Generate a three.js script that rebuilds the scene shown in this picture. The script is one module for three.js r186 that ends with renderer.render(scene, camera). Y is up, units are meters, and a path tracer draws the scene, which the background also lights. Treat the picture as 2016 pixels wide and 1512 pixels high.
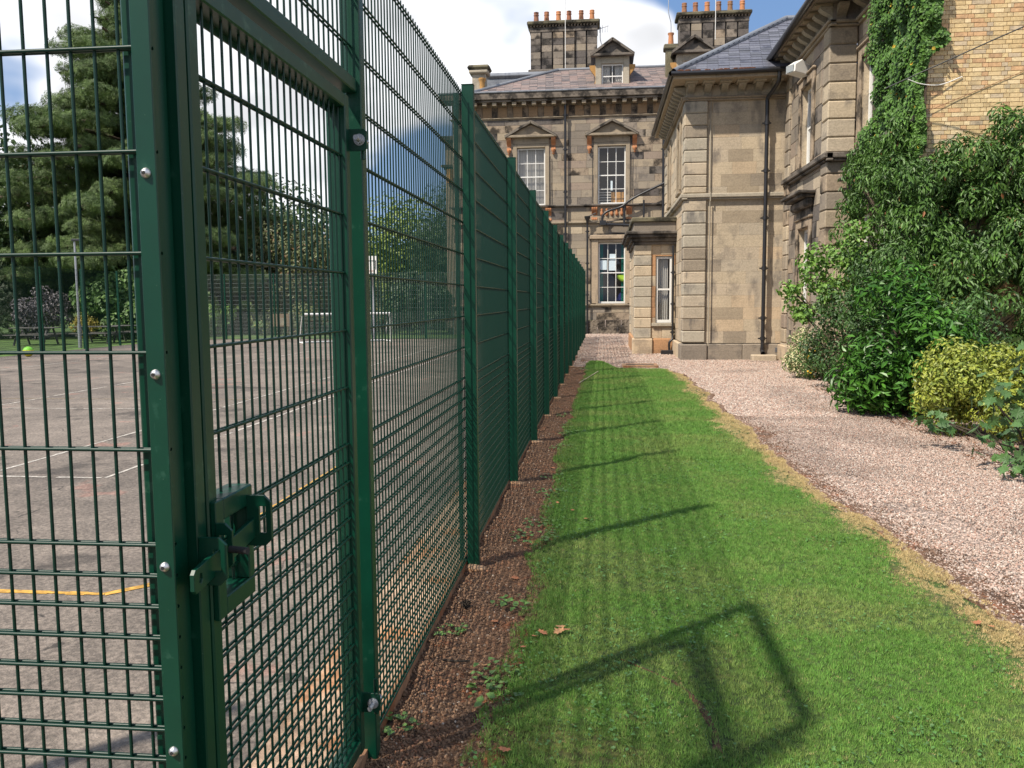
import * as THREE from 'three';
import { mergeGeometries } from 'three/addons/utils/BufferGeometryUtils.js';

// ---------------------------------------------------------------- camera, sky, sun, exposure
const scene = new THREE.Scene();
const camera = new THREE.PerspectiveCamera(48.228, 4 / 3, 0.05, 600);
camera.position.set(0, 1.755, 0);
camera.rotation.order = 'YXZ';
camera.rotation.set(-5.57 * Math.PI / 180, 6.1 * Math.PI / 180, -0.45 * Math.PI / 180);
const SUN = new THREE.Vector3(-1.72, 3.06, 1.71).normalize();

const renderer = new THREE.WebGLRenderer({ antialias: true });
renderer.setSize(1024, 768);
renderer.toneMapping = THREE.LinearToneMapping;
renderer.toneMappingExposure = 1.27;
renderer.shadowMap.enabled = true;

// seeded random numbers and noise
function rng(seed) { let a = seed >>> 0; return () => { a = (a + 0x6D2B79F5) | 0; let t = Math.imul(a ^ (a >>> 15), 1 | a); t = (t + Math.imul(t ^ (t >>> 7), 61 | t)) ^ t; return ((t ^ (t >>> 14)) >>> 0) / 4294967296; }; }
const R0 = rng(7);
const clamp = (x, a = 0, b = 1) => Math.min(b, Math.max(a, x));
const lerp = (a, b, t) => a + (b - a) * t;
const smooth = (a, b, x) => { const t = clamp((x - a) / (b - a)); return t * t * (3 - 2 * t); };
function hash3(x, y, z) { let h = Math.imul(x, 374761393) ^ Math.imul(y, 668265263) ^ Math.imul(z, 2147483647 ^ 0x5bd1e995); h = Math.imul(h ^ (h >>> 13), 1274126177); h ^= h >>> 16; return (h >>> 0) / 4294967296; }
function vnoise(x, y, z, p = 0) {
  const xi = Math.floor(x), yi = Math.floor(y), zi = Math.floor(z), xf = x - xi, yf = y - yi, zf = z - zi;
  const u = xf * xf * (3 - 2 * xf), v = yf * yf * (3 - 2 * yf), w = zf * zf * (3 - 2 * zf);
  const m = p ? (q) => ((q % p) + p) % p : (q) => q;
  const h = (a, b, c) => hash3(m(xi + a), m(yi + b), zi + c);
  return lerp(lerp(lerp(h(0, 0, 0), h(1, 0, 0), u), lerp(h(0, 1, 0), h(1, 1, 0), u), v), lerp(lerp(h(0, 0, 1), h(1, 0, 1), u), lerp(h(0, 1, 1), h(1, 1, 1), u), v), w);
}
function fbm(x, y, z, oct = 4, p = 0) { let s = 0, a = 0.5, n = 0; for (let i = 0; i < oct; i++) { s += a * vnoise(x, y, z + i * 17, p); n += a; x *= 2; y *= 2; p *= 2; a *= 0.5; } return s / n; }

// a computed sky: summer air with broken cumulus, no sun disc
{
  const W = 2048, Hh = 1024, data = new Float32Array(W * Hh * 4);
  const dirOf = (px, py) => {            // only used to say where the gaps between clouds lie, as directions
    const f = 1689, v = new THREE.Vector3((px - 1008) / f, -(py - 756) / f, -1).applyEuler(camera.rotation).normalize();
    return v;
  };
  const gaps = [[1500, 40, 0.075, 0.55], [1440, -60, 0.09, 0.4], [50, 215, 0.04, 0.36], [-70, 235, 0.05, 0.3], [835, 380, 0.055, 0.5], [760, 400, 0.04, 0.4], [890, 300, 0.04, 0.3], [-300, -500, 0.2, 0.3], [1700, -700, 0.3, 0.3]].map(([a, b, s, k]) => [dirOf(a, b), s, k]);
  const banks = [[1150, 60, 0.09, 0.35], [1290, 60, 0.03, 0.3], [300, 60, 0.2, 0.35], [600, 150, 0.12, 0.35], [840, 100, 0.09, 0.3], [850, 450, 0.018, 0.35], [60, 350, 0.06, 0.3]].map(([a, b, s, k]) => [dirOf(a, b), s, k]);
  const d = new THREE.Vector3();
  for (let j = 0; j < Hh; j++) for (let i = 0; i < W; i++) {
    const el = ((j + 0.5) / Hh - 0.5) * Math.PI, az = ((i + 0.5) / W - 0.5) * 2 * Math.PI;
    d.set(Math.cos(el) * Math.cos(az), Math.sin(el), Math.cos(el) * Math.sin(az));
    const k = (j * W + i) * 4;
    if (d.y < -0.02) { data[k] = 0.16; data[k + 1] = 0.15; data[k + 2] = 0.12; data[k + 3] = 1; continue; }
    const up = Math.max(0, d.y), s = 1 / (up + 0.22);
    let c = fbm(d.x * s * 2.1 + 9.3, d.z * s * 2.1 + 4.1, up * 3, 6);
    const detail = fbm(d.x * s * 9 + 3, d.z * s * 9, up * 8 + 5, 4);
    c += (detail - 0.5) * 0.16;
    for (const [v, sg, kk] of gaps) { const t = 2 * (1 - v.dot(d)) / (sg * sg); if (t < 9) c -= kk * Math.exp(-t); }
    for (const [v, sg, kk] of banks) { const t = 2 * (1 - v.dot(d)) / (sg * sg); if (t < 9) c += kk * Math.exp(-t); }
    const cover = smooth(0.39, 0.64, c);
    const h = Math.pow(1 - up, 3.2);
    const blue = [lerp(0.13, 0.44, h), lerp(0.30, 0.62, h), lerp(0.66, 0.88, h)];
    const soft = fbm(d.x * s * 4.2 + 1, d.z * s * 4.2 + 2, up * 5 + 9, 4);
    const thick = smooth(0.55, 0.95, c + (soft - 0.5) * 0.5);
    const cl = 1.34 - 0.4 * thick * smooth(0.35, 0.7, soft), cloud = [cl * 0.99, cl * 1.0, cl * 1.03];
    for (let q = 0; q < 3; q++) data[k + q] = lerp(blue[q], cloud[q], cover);
    data[k + 3] = 1;
  }
  const sky = new THREE.DataTexture(data, W, Hh, THREE.RGBAFormat, THREE.FloatType);
  sky.mapping = THREE.EquirectangularReflectionMapping; sky.magFilter = THREE.LinearFilter; sky.needsUpdate = true;
  scene.background = sky; scene.environment = sky;
  scene.backgroundIntensity = 0.72; scene.environmentIntensity = 0.72;
}
const sun = new THREE.DirectionalLight(0xfff5e6, 5);
sun.position.copy(SUN).multiplyScalar(80).add(new THREE.Vector3(-4, 0, -20)); sun.target.position.set(-4, 0, -20);
sun.castShadow = true; sun.shadow.radius = 2.2; sun.shadow.mapSize.set(4096, 4096);
Object.assign(sun.shadow.camera, { left: -45, right: 45, top: 45, bottom: -45, near: 1, far: 200 });
scene.add(sun, sun.target);

// ---------------------------------------------------------------- helpers
const taken = {};
function numbered(n) { if (!(n in taken)) { taken[n] = 0; return n; } taken[n]++; return n + '_' + String(taken[n]).padStart(3, '0'); }
function tag(o, label, category, group) { o.userData.label = label; o.userData.category = category; if (group) o.userData.group = group; return o; }
function thing(name, label, category, group, at = [0, 0, 0], turn = 0) { const g = new THREE.Group(); g.name = numbered(name); g.position.set(...at); g.rotation.y = turn; scene.add(g); return tag(g, label, category, group); }
// uv in metres, taken from the side that each face looks to; dx, dy shift the pattern
function metreUV(g, dx = 0, dy = 0) {
  const p = g.attributes.position, n = g.attributes.normal, uv = new Float32Array(p.count * 2);
  for (let i = 0; i < p.count; i++) {
    const ax = Math.abs(n.getX(i)), ay = Math.abs(n.getY(i)), az = Math.abs(n.getZ(i));
    let u, v;
    if (az >= ax && az >= ay) { u = p.getX(i); v = p.getY(i); } else if (ax >= ay) { u = p.getZ(i); v = p.getY(i); } else { u = p.getX(i); v = p.getZ(i); }
    uv[i * 2] = u + dx; uv[i * 2 + 1] = v + dy;
  }
  g.setAttribute('uv', new THREE.BufferAttribute(uv, 2)); return g;
}
function bx(x0, x1, y0, y1, z0, z1) { const g = new THREE.BoxGeometry(Math.abs(x1 - x0), Math.abs(y1 - y0), Math.abs(z1 - z0)); g.translate((x0 + x1) / 2, (y0 + y1) / 2, (z0 + z1) / 2); return g; }
// a box with its edges cut off at 45 degrees
function cbx(x0, x1, y0, y1, z0, z1, c = 0.005) {
  const lo = [Math.min(x0, x1), Math.min(y0, y1), Math.min(z0, z1)], hi = [Math.max(x0, x1), Math.max(y0, y1), Math.max(z0, z1)];
  c = Math.min(c, ...[0, 1, 2].map(i => (hi[i] - lo[i]) * 0.45));
  const pos = [];
  const P = (s, ax) => [0, 1, 2].map(i => { const e = s[i] > 0 ? hi[i] : lo[i]; return i === ax ? e : e - s[i] * c; });
  const out = (a, b, cc, mid) => { const A = new THREE.Vector3(...a), B = new THREE.Vector3(...b), C = new THREE.Vector3(...cc); const n = B.clone().sub(A).cross(C.clone().sub(A)); if (n.dot(new THREE.Vector3(...mid)) < 0) pos.push(...a, ...cc, ...b); else pos.push(...a, ...b, ...cc); };
  for (let ax = 0; ax < 3; ax++) for (const s of [-1, 1]) { // faces
    const [b, d] = [0, 1, 2].filter(i => i !== ax), q = [[-1, -1], [1, -1], [1, 1], [-1, 1]].map(([p, r]) => { const v = [0, 0, 0]; v[ax] = s; v[b] = p; v[d] = r; return P(v, ax); });
    const m = [0, 0, 0]; m[ax] = s; out(q[0], q[1], q[2], m); out(q[0], q[2], q[3], m);
  }
  for (let ax = 0; ax < 3; ax++) { const [b, d] = [0, 1, 2].filter(i => i !== ax); for (const p of [-1, 1]) for (const r of [-1, 1]) { // edges along ax
    const v0 = [0, 0, 0], v1 = [0, 0, 0]; v0[ax] = -1; v1[ax] = 1; v0[b] = v1[b] = p; v0[d] = v1[d] = r;
    const m = [0, 0, 0]; m[b] = p; m[d] = r; out(P(v0, b), P(v1, b), P(v1, d), m); out(P(v0, b), P(v1, d), P(v0, d), m);
  } }
  for (const i of [-1, 1]) for (const j of [-1, 1]) for (const k of [-1, 1]) out(P([i, j, k], 0), P([i, j, k], 1), P([i, j, k], 2), [i, j, k]);
  const g = new THREE.BufferGeometry(); g.setAttribute('position', new THREE.Float32BufferAttribute(pos, 3)); g.computeVertexNormals();
  return metreUV(g);
}
const V = (x, y, z) => new THREE.Vector3(x, y, z);
function rod(a, b, r, seg = 6, r2 = r, open = true) {
  const A = V(...a), B = V(...b), L = A.distanceTo(B), g = new THREE.CylinderGeometry(r2, r, L, seg, 1, open);
  g.applyQuaternion(new THREE.Quaternion().setFromUnitVectors(V(0, 1, 0), B.clone().sub(A).normalize())); const m = A.add(B).multiplyScalar(0.5); g.translate(m.x, m.y, m.z); return g;
}
function tube(pts, r, seg = 24, rad = 6) { return new THREE.TubeGeometry(new THREE.CatmullRomCurve3(pts.map(p => V(...p))), seg, r, rad, false); }
function clean(g) { if (g.index) g = g.toNonIndexed(); for (const k of Object.keys(g.attributes)) if (!['position', 'normal', 'uv'].includes(k)) g.deleteAttribute(k); return g; }
function merged(gs) { if (!Array.isArray(gs)) return gs; return gs.length === 1 ? gs[0] : mergeGeometries(gs.map(clean)); }
function mesh(name, gs, m, parent) {
  const o = new THREE.Mesh(merged(gs), m); o.name = parent ? name : numbered(name); o.castShadow = o.receiveShadow = true; (parent || scene).add(o); return o;
}
function ground(name, g, m) { const o = mesh(name, g, m); o.userData.kind = 'structure'; return o; }
function lathe(pts, seg = 12) { return new THREE.LatheGeometry(pts.map(([x, y]) => new THREE.Vector2(x, y)), seg); }
function at(g, x, y, z) { g.translate(x, y, z); return g; }
function extrude(poly, depth, holes = [], bevel = 0) {
  const s = new THREE.Shape(poly.map(([x, y]) => new THREE.Vector2(x, y)));
  for (const h of holes) s.holes.push(new THREE.Path(h.map(([x, y]) => new THREE.Vector2(x, y))));
  return new THREE.ExtrudeGeometry(s, { depth, bevelEnabled: bevel > 0, bevelSize: bevel, bevelThickness: bevel, bevelSegments: 1 });
}
// textures computed from noise; every one tiles
function tex(n, repeat, fn, srgb = true) {
  const d = new Uint8Array(n * n * 4);
  for (let j = 0; j < n; j++) for (let i = 0; i < n; i++) { const c = fn(i / n, j / n, i, j), k = (j * n + i) * 4; for (let q = 0; q < 3; q++) d[k + q] = clamp(c[q]) * 255; d[k + 3] = 255; }
  const t = new THREE.DataTexture(d, n, n); t.wrapS = t.wrapT = THREE.RepeatWrapping; t.magFilter = THREE.LinearFilter; t.minFilter = THREE.LinearMipmapLinearFilter; t.generateMipmaps = true;
  if (srgb) t.colorSpace = THREE.SRGBColorSpace; t.repeat.set(repeat, repeat); t.needsUpdate = true; return t;
}
const F = (u, v, s, o, z = 0) => fbm(u * s, v * s, z, o, s);
const S = (c) => { const k = new THREE.Color(c); return k; };
function lin(r, g, b) { return new THREE.Color().setRGB(r, g, b); }
function mat(o) { return new THREE.MeshStandardMaterial(o); }
function phys(o) { return new THREE.MeshPhysicalMaterial(o); }
// ---------------------------------------------------------------- ground
const T = {};
T.earth = tex(256, 0.5, (u, v) => { const a = F(u, v, 8, 5), b = F(u, v, 64, 2, 3); const k = 0.75 + 0.5 * (a - 0.5) + 0.5 * (b - 0.5); return [0.46 * k, 0.37 * k, 0.29 * k]; });
T.tarmac = tex(1024, 0.125, (u, v) => {   // 8 m tile: worn asphalt with dust, dark patches and stone grit
  const a = F(u, v, 5, 5), b = F(u, v, 24, 4, 7), c = vnoise(u * 512, v * 512, 4, 512), e = F(u, v, 9, 5, 31);
  let k = 0.86 + 0.34 * (a - 0.5) + 0.3 * (b - 0.5) + 0.34 * (c - 0.5);
  k *= 1 - 0.35 * smooth(0.6, 0.72, e) * smooth(0.4, 0.6, b);
  const cr = Math.abs(F(u, v, 6, 4, 81) - 0.5) < 0.0022 && b > 0.47 ? 0.6 : 1; k *= cr;
  const r = smooth(0.62, 0.7, F(u, v, 14, 4, 61)) * smooth(0.5, 0.62, b) * 0.05;
  return [0.515 * k + r, 0.472 * k - r * 0.2, 0.43 * k - r * 0.3];
});
T.gritBump = tex(512, 1 / 1.5, (u, v) => { const c = vnoise(u * 256, v * 256, 2, 256), b = F(u, v, 48, 3, 9); const k = 0.6 * c + 0.4 * b; return [k, k, k]; }, false);
T.gravel = tex(1024, 0.4, (u, v) => {      // pinkish crushed stone
  const c = vnoise(u * 260, v * 260, 4, 260), c2 = vnoise(u * 130, v * 130, 9, 130), a = F(u, v, 6, 4), h = vnoise(u * 260, v * 260, 40, 260);
  let k = 0.72 + 0.5 * (c - 0.5) + 0.4 * (c2 - 0.5) + 0.22 * (a - 0.5);
  return [k * (0.82 + 0.06 * h), k * (0.71 + 0.08 * h), k * (0.63 + 0.1 * h)];
});
T.lawn = tex(1024, 0.25, (u, v) => {       // 4 m tile: soil and low growth seen between the blades
  const a = F(u, v, 7, 5), b = F(u, v, 60, 3, 5), c = vnoise(u * 300, v * 300, 3, 300);
  const k = 0.8 + 0.4 * (b - 0.5) + 0.5 * (c - 0.5), br = smooth(0.56, 0.68, a);
  return [lerp(0.28, 0.38, br) * k, lerp(0.38, 0.39, br) * k, lerp(0.13, 0.18, br) * k];
});
T.soil = tex(512, 0.8, (u, v) => { const a = F(u, v, 6, 5), b = F(u, v, 40, 4, 5), c = vnoise(u * 200, v * 200, 3, 200), o = smooth(0.6, 0.7, F(u, v, 9, 4, 44)); const k = 0.8 + 0.5 * (a - 0.5) + 0.7 * (b - 0.5) + 0.5 * (c - 0.5); return [(0.42 + 0.13 * o) * k, (0.3 + 0.04 * o) * k, 0.21 * k]; });
T.slab = tex(512, 0.5, (u, v) => { const a = F(u, v, 6, 5), b = F(u, v, 48, 4, 5), o = smooth(0.52, 0.66, F(u, v, 7, 5, 44)); const k = 0.85 + 0.35 * (a - 0.5) + 0.4 * (b - 0.5); return [0.78 * k, (0.66 - 0.1 * o) * k, (0.55 - 0.16 * o) * k]; });
T.soilBump = tex(512, 1.2, (u, v) => { const k = 0.6 * F(u, v, 12, 4) + 0.4 * F(u, v, 60, 3, 8); return [k, k, k]; }, false);

function plane(x0, x1, z0, z1, y, nx = 1, nz = 1, f) {
  const g = new THREE.PlaneGeometry(x1 - x0, z1 - z0, nx, nz); g.rotateX(-Math.PI / 2); g.translate((x0 + x1) / 2, y, (z0 + z1) / 2);
  if (f) { const p = g.attributes.position; for (let i = 0; i < p.count; i++) p.setY(i, p.getY(i) + f(p.getX(i), p.getZ(i))); g.computeVertexNormals(); }
  const p = g.attributes.position, uv = g.attributes.uv; for (let i = 0; i < p.count; i++) uv.setXY(i, p.getX(i), p.getZ(i)); return g;
}
const M = {};
M.earth = mat({ map: T.earth, roughness: 1 });
ground('ground', plane(-260, 260, -300, 60, -0.06), M.earth);
M.tarmac = mat({ map: T.tarmac, roughness: 0.93, bumpMap: T.gritBump, bumpScale: 0.006 });
ground('sports_court', plane(-20.1, -1.36, -39.6, 6, 0), M.tarmac);
M.slab = mat({ map: T.slab, roughness: 0.95, bumpMap: T.gritBump, bumpScale: 0.004 });
ground('concrete_strip', bx(-1.36, -0.925, -0.06, 0.012, -39.4, 4), M.slab); scene.children[scene.children.length - 1].geometry = metreUV(scene.children[scene.children.length - 1].geometry);
M.gravel = mat({ map: T.gravel, roughness: 0.95, bumpMap: T.gritBump, bumpScale: 0.012 });
ground('gravel_path', plane(1.2, 30, -21.3, 8, -0.004, 60, 60, (x, z) => 0.012 * (fbm(x * 1.3, z * 1.3, 2, 3) - 0.5)), M.gravel);
ground('gravel_path', plane(-0.95, 30, -75, -21.3, -0.004, 60, 80, (x, z) => 0.012 * (fbm(x * 1.3, z * 1.3, 2, 3) - 0.5)), M.gravel);
M.parkgrass = mat({ color: lin(0.10, 0.19, 0.035), map: tex(256, 0.25, (u, v) => { const k = 0.8 + 0.5 * (F(u, v, 8, 5) - 0.5) + 0.3 * (vnoise(u * 128, v * 128, 2, 128) - 0.5); return [k, k, k]; }), roughness: 1 });
ground('park_lawn', plane(-120, -20.1, -140, 10, -0.01), M.parkgrass);
ground('park_lawn', plane(-20.1, -1, -140, -39.6, -0.012), M.parkgrass);

// lawn outline, left edge / green edge / dry outer edge / edge of the worn soil, as x at given z
const line = (pts) => (z) => { if (z >= pts[0][0]) return pts[0][1]; for (let i = 1; i < pts.length; i++) if (z >= pts[i][0]) { const t = (z - pts[i][0]) / (pts[i - 1][0] - pts[i][0]); return lerp(pts[i][1], pts[i - 1][1], t); } return pts[pts.length - 1][1]; };
const wob = (z, s, a, q) => a * (fbm(z * s, q, 3, 3) - 0.5) * 2;
const L0 = line([[3, -0.6], [-2, -0.56], [-3.5, -0.49], [-5.2, -0.43], [-7.1, -0.46], [-10.2, -0.47], [-14.9, -0.42], [-24, -0.39]]);
const L1 = line([[3, 2.35], [-2, 2.06], [-4.1, 1.95], [-4.4, 1.9], [-5.3, 1.84], [-6.5, 1.79], [-8.3, 1.7], [-10.7, 1.63], [-14.2, 1.66], [-21.3, 1.52]]);
const L2 = line([[3, 2.75], [-3, 2.38], [-4.65, 2.2], [-5.7, 2.11], [-7, 2.03], [-8.6, 1.95], [-11.5, 1.96], [-15, 1.85], [-20, 1.76], [-21.4, 1.6]]);
const leftEdge = (z) => L0(z) + wob(z, 1.6, 0.1, 1.1), greenEdge = (z) => L1(z) - 0.03 + wob(z, 1.3, 0.2, 5.2) + wob(z, 5, 0.08, 8), dryEdge = (z) => Math.max(L2(z) + wob(z, 1.2, 0.14, 9.7) + wob(z, 4, 0.05, 3.3), L1(z) + 0.05);
const lawnEnd = (x) => -24.2 + 2.5 * smooth(-0.1, 0.4, x) + 0.25 * smooth(0.5, 1.5, x) + 0.15 * (vnoise(x * 3, 2, 1) - 0.5);
const lawnY = (x, z) => 0.03 + 0.02 * (fbm(x * 0.8, z * 0.8, 4, 3) - 0.5) + 0.012 * (fbm(x * 4, z * 4, 8, 2) - 0.5);
{
  const nx = 40, nz = 160, g = new THREE.PlaneGeometry(1, 1, nx, nz), p = g.attributes.position, uv = g.attributes.uv;
  for (let j = 0; j <= nz; j++) for (let i = 0; i <= nx; i++) {
    const t = i / nx, s = j / nz, k = j * (nx + 1) + i; let z = lerp(3, -24.2, s), x = lerp(leftEdge(z), dryEdge(z), t); z = Math.max(z, lawnEnd(x)); 
    const edge = Math.min(1, Math.min(t, 1 - t) * 12, 1);
    p.setXYZ(k, x, lerp(-0.012, lawnY(x, z), edge), z); uv.setXY(k, x, z);
  }
  g.index.array.reverse(); g.computeVertexNormals();
  M.lawn = mat({ map: T.lawn, roughness: 1 }); ground('lawn', g, M.lawn);
}
// bare soil between fence and lawn
const soilY = (x, z) => 0.006 + 0.05 * (fbm(x * 5, z * 5, 2, 4) - 0.5) + 0.03 * (fbm(x * 16, z * 16, 6, 3) - 0.5);
M.soil = mat({ map: T.soil, roughness: 1, bumpMap: T.soilBump, bumpScale: 0.02 });
ground('soil_strip', plane(-0.925, -0.3, -26.5, 3, 0, 40, 900, (x, z) => Math.min(soilY(x, z), x > -0.4 ? 0.012 : 1)), M.soil);
// bare soil margin between the dry grass and the gravel, and a worn arc in the lawn
function ribbon(name, n, at2, y, m, hump = 0) { const p = [], uv = [], ix = []; for (let i = 0; i <= n; i++) { const [a, b] = at2(i / n); for (let k = 0; k < 5; k++) { const t = k / 4, x = lerp(a[0], b[0], t), z = lerp(a[1], b[1], t), h = y(x, z); p.push(x, h + (k === 0 || k === 4 ? -0.01 : hump), z); uv.push(x, z); if (i < n && k < 4) { const q = i * 5 + k; ix.push(q, q + 1, q + 5, q + 1, q + 6, q + 5); } } } const g = new THREE.BufferGeometry(); g.setAttribute('position', new THREE.Float32BufferAttribute(p, 3)); g.setAttribute('uv', new THREE.Float32BufferAttribute(uv, 2)); g.setIndex(ix); g.computeVertexNormals(); return ground(name, g, m); }
ribbon('soil_margin', 220, (t) => { const z = lerp(1, -21, t), a = dryEdge(z); return [[a - 0.06, z], [a + 0.14 + 0.42 * Math.max(0, fbm(z * 1.5, 4, 2, 3) - 0.3), z]]; }, () => 0.006, M.soil, 0.002);
const ARC = [[0.1, -4.02], [0.22, -3.91], [0.31, -3.81], [0.38, -3.7], [0.42, -3.55], [0.445, -3.37], [0.44, -3.2]];
const arcAt = (t) => { const k = Math.min(ARC.length - 2, Math.floor(t * (ARC.length - 1))), f = t * (ARC.length - 1) - k; return [lerp(ARC[k][0], ARC[k + 1][0], f), lerp(ARC[k][1], ARC[k + 1][1], f)]; };
ribbon('worn_arc', 60, (t) => { const [x, z] = arcAt(t), w = 0.05 * Math.max(0.25, fbm(t * 12, 2, 5, 3) + 0.1); return [[x - w, z - w * 0.6], [x + w, z + w * 0.6]]; }, lawnY, M.soil, 0.003);
// timber edging under the fence
M.edging = mat({ color: lin(0.62, 0.47, 0.36), roughness: 0.95, map: T.slab });
ground('path_edging', metreUV(bx(-0.928, -0.893, -0.05, 0.05, -39, 2)), M.edging);
// painted court lines, worn through in places
function paint(name, col, x0, x1, z0, z1, seed) {
  const r = rng(seed), gs = [], len = Math.max(x1 - x0, z1 - z0), along = (x1 - x0) > (z1 - z0), n = Math.ceil(len / 0.12);
  for (let i = 0; i < n; i++) { const a = i / n, b = (i + 1) / n; const w = 0.5 * Math.min(x1 - x0, z1 - z0) * (0.55 + 0.5 * r()), c = (r() - 0.5) * 0.006; if (r() < 0.09) continue;
    gs.push(along ? plane(lerp(x0, x1, a), lerp(x0, x1, b), (z0 + z1) / 2 - w + c, (z0 + z1) / 2 + w + c, 0.004) : plane((x0 + x1) / 2 - w + c, (x0 + x1) / 2 + w + c, lerp(z0, z1, a), lerp(z0, z1, b), 0.004)); }
  return ground(name, gs, col);
}
M.whitePaint = mat({ color: lin(0.6, 0.55, 0.48), roughness: 0.9, map: tex(128, 2, (u, v) => { const k = 0.86 + 0.5 * (F(u, v, 16, 3) - 0.5); return [k, k, k]; }) });
M.yellowPaint = mat({ color: lin(0.7, 0.39, 0.07), roughness: 0.85, map: M.whitePaint.map });
M.fadedYellow = mat({ color: lin(0.36, 0.28, 0.17), roughness: 0.9, map: M.whitePaint.map });
paint('white_court_line', M.whitePaint, -10.49, -10.43, -30, -8, 1); paint('white_court_line', M.whitePaint, -6.38, -6.32, -34, -4, 2);
paint('white_court_line', M.whitePaint, -5.03, -4.97, -34, -8.05, 3); paint('white_court_line', M.whitePaint, -10.4, -5.04, -8.08, -8.02, 4);
paint('white_court_line', M.whitePaint, -19, -6.4, -13.49, -13.43, 5); paint('faded_court_line', M.fadedYellow, -19, -6.4, -14.88, -14.83, 6);
paint('yellow_court_line', M.yellowPaint, -2.845, -2.795, -9.2, -4.95, 7); paint('yellow_court_line', M.yellowPaint, -9, -3.0, -4.79, -4.73, 8);
{ const g = plane(-0.13, 0.13, -0.03, 0.03, 0.004, 4, 1); g.rotateY(Math.PI / 4); g.translate(-2.91, 0, -4.85); ground('yellow_court_line', g, M.yellowPaint); }
paint('white_court_line', M.whitePaint, -19, -1.8, -33.0, -32.94, 10); paint('white_court_line', M.whitePaint, -16.1, -16.04, -34, -8, 11);
// ---------------------------------------------------------------- green mesh fence and gate
M.green = phys({ color: 0xffffff, roughness: 0.36, specularIntensity: 0.8, map: tex(1024, 1, (u, v, i, j) => {   // dark green powder coat with rubbed-on dirt, pale flecks and fine scratches
  const a = F(u, v, 8, 5), s = smooth(0.6, 0.74, F(u, v, 40, 4, 12) + 0.25 * (F(u, v, 200, 2, 5) - 0.5)) * smooth(0.52, 0.66, a) * 0.42, fl = hash3(i >> 1, j >> 1, 3) > 0.9992 ? 0.6 : 0, sc = Math.abs(fbm(u * 40 + 3 * F(u, v, 6, 2), v * 6, 77, 2, 0) - 0.5) < 0.0016 && a > 0.5 ? 0.25 : 0, m = clamp(s + fl + sc), k = 0.95 + 0.22 * (a - 0.5);
  return [lerp(0.012 * k, 0.4, m), lerp(0.232 * k, 0.43, m), lerp(0.165 * k, 0.37, m)]; }) });
M.wire = phys({ color: lin(0.0006, 0.026, 0.0155), roughness: 0.4, specularIntensity: 0.65 });
M.wirePaintedSheen = mat({ color: lin(0.2, 0.24, 0.225), roughness: 0.45 });  // pale grey puts sun and sky highlights into the colour of green wires
M.steel = mat({ color: lin(0.55, 0.55, 0.55), metalness: 0.9, roughness: 0.38 });
M.galv = mat({ color: lin(0.42, 0.43, 0.45), metalness: 0.75, roughness: 0.5 });
M.hole = mat({ color: lin(0.02, 0.02, 0.02), roughness: 0.9 });
const WIRES_H = []; for (let k = 0; k < 10; k++) WIRES_H.push(3.055 - 0.2 * k); for (let k = 1; k <= 18; k++) WIRES_H.push(1.255 - 0.0667 * k);
const vwireG = {}, hwireG = {};
// mesh panel from (a) to (b) along 'z' or 'x' at the fixed coordinate c; every wire its own piece when near
function panel(parent, axis, c, a, b, near, heights = WIRES_H, yLo = 0.04, yHi = 3.085, pitch = 0.05, seg = 6, wm = M.wire) {
  const at3 = (t, y, o) => axis === 'z' ? [c + o, y, t] : [t, y, c + o], lo = Math.min(a, b), hi = Math.max(a, b), n = Math.floor((hi - lo - 0.02) / pitch), off = ((hi - lo) - n * pitch) / 2, v = [], h = [];
  const g = new THREE.Group(); g.name = 'mesh_panel'; parent.add(g);
  for (let i = 0; i <= n; i++) { const t = lo + off + i * pitch; v.push(rod(at3(t, yLo, 0), at3(t, yHi, 0), 0.0035, seg)); }
  for (const y of heights) for (const s of [-1, 1]) h.push(rod(at3(lo, y, s * 0.007), at3(hi, y, s * 0.007), 0.004, seg));
  if (near) { v.forEach(q => mesh('vertical_wire', q, M.wire, g)); h.forEach(q => mesh('horizontal_wire', q, M.wire, g)); }
  else { mesh('vertical_wires', v, wm, g).userData.kind = 'stuff'; mesh('horizontal_wires', h, wm, g).userData.kind = 'stuff'; }
  return g;
}
function post(parent, x0, x1, z0, z1, top, name = 'post') {
  const p = mesh(name, cbx(x0, x1, -0.05, top, z0, z1, 0.004), M.green, parent);
  mesh('cap', cbx(x0 - 0.002, x1 + 0.002, top, top + 0.006, z0 - 0.002, z1 + 0.002, 0.003), M.green, p); return p;
}
const fence = thing('mesh_fence', 'tall green weldmesh fence running away between the court and the lawn', 'fence');
const POSTZ = [-5.47]; for (let k = 0; k < 14; k++) POSTZ.push(-8.07 - 2.405 * k);
POSTZ.forEach((z, i) => {
  const near = i < 2, p = post(fence, -0.886, -0.81, z - 0.025, z + 0.025, i ? 3.065 : 3.095);
  mesh('clamp_bar', cbx(-0.934, -0.913, 0.03, 3.05, z - 0.02, z + 0.02, 0.002), M.green, p);
  panel(fence, 'z', -0.9, i ? POSTZ[i - 1] - 0.006 : -3.11, z + 0.006, i < 1, WIRES_H, 0.04, 3.085, 0.05, i < 4 ? 8 : 5);
});
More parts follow.
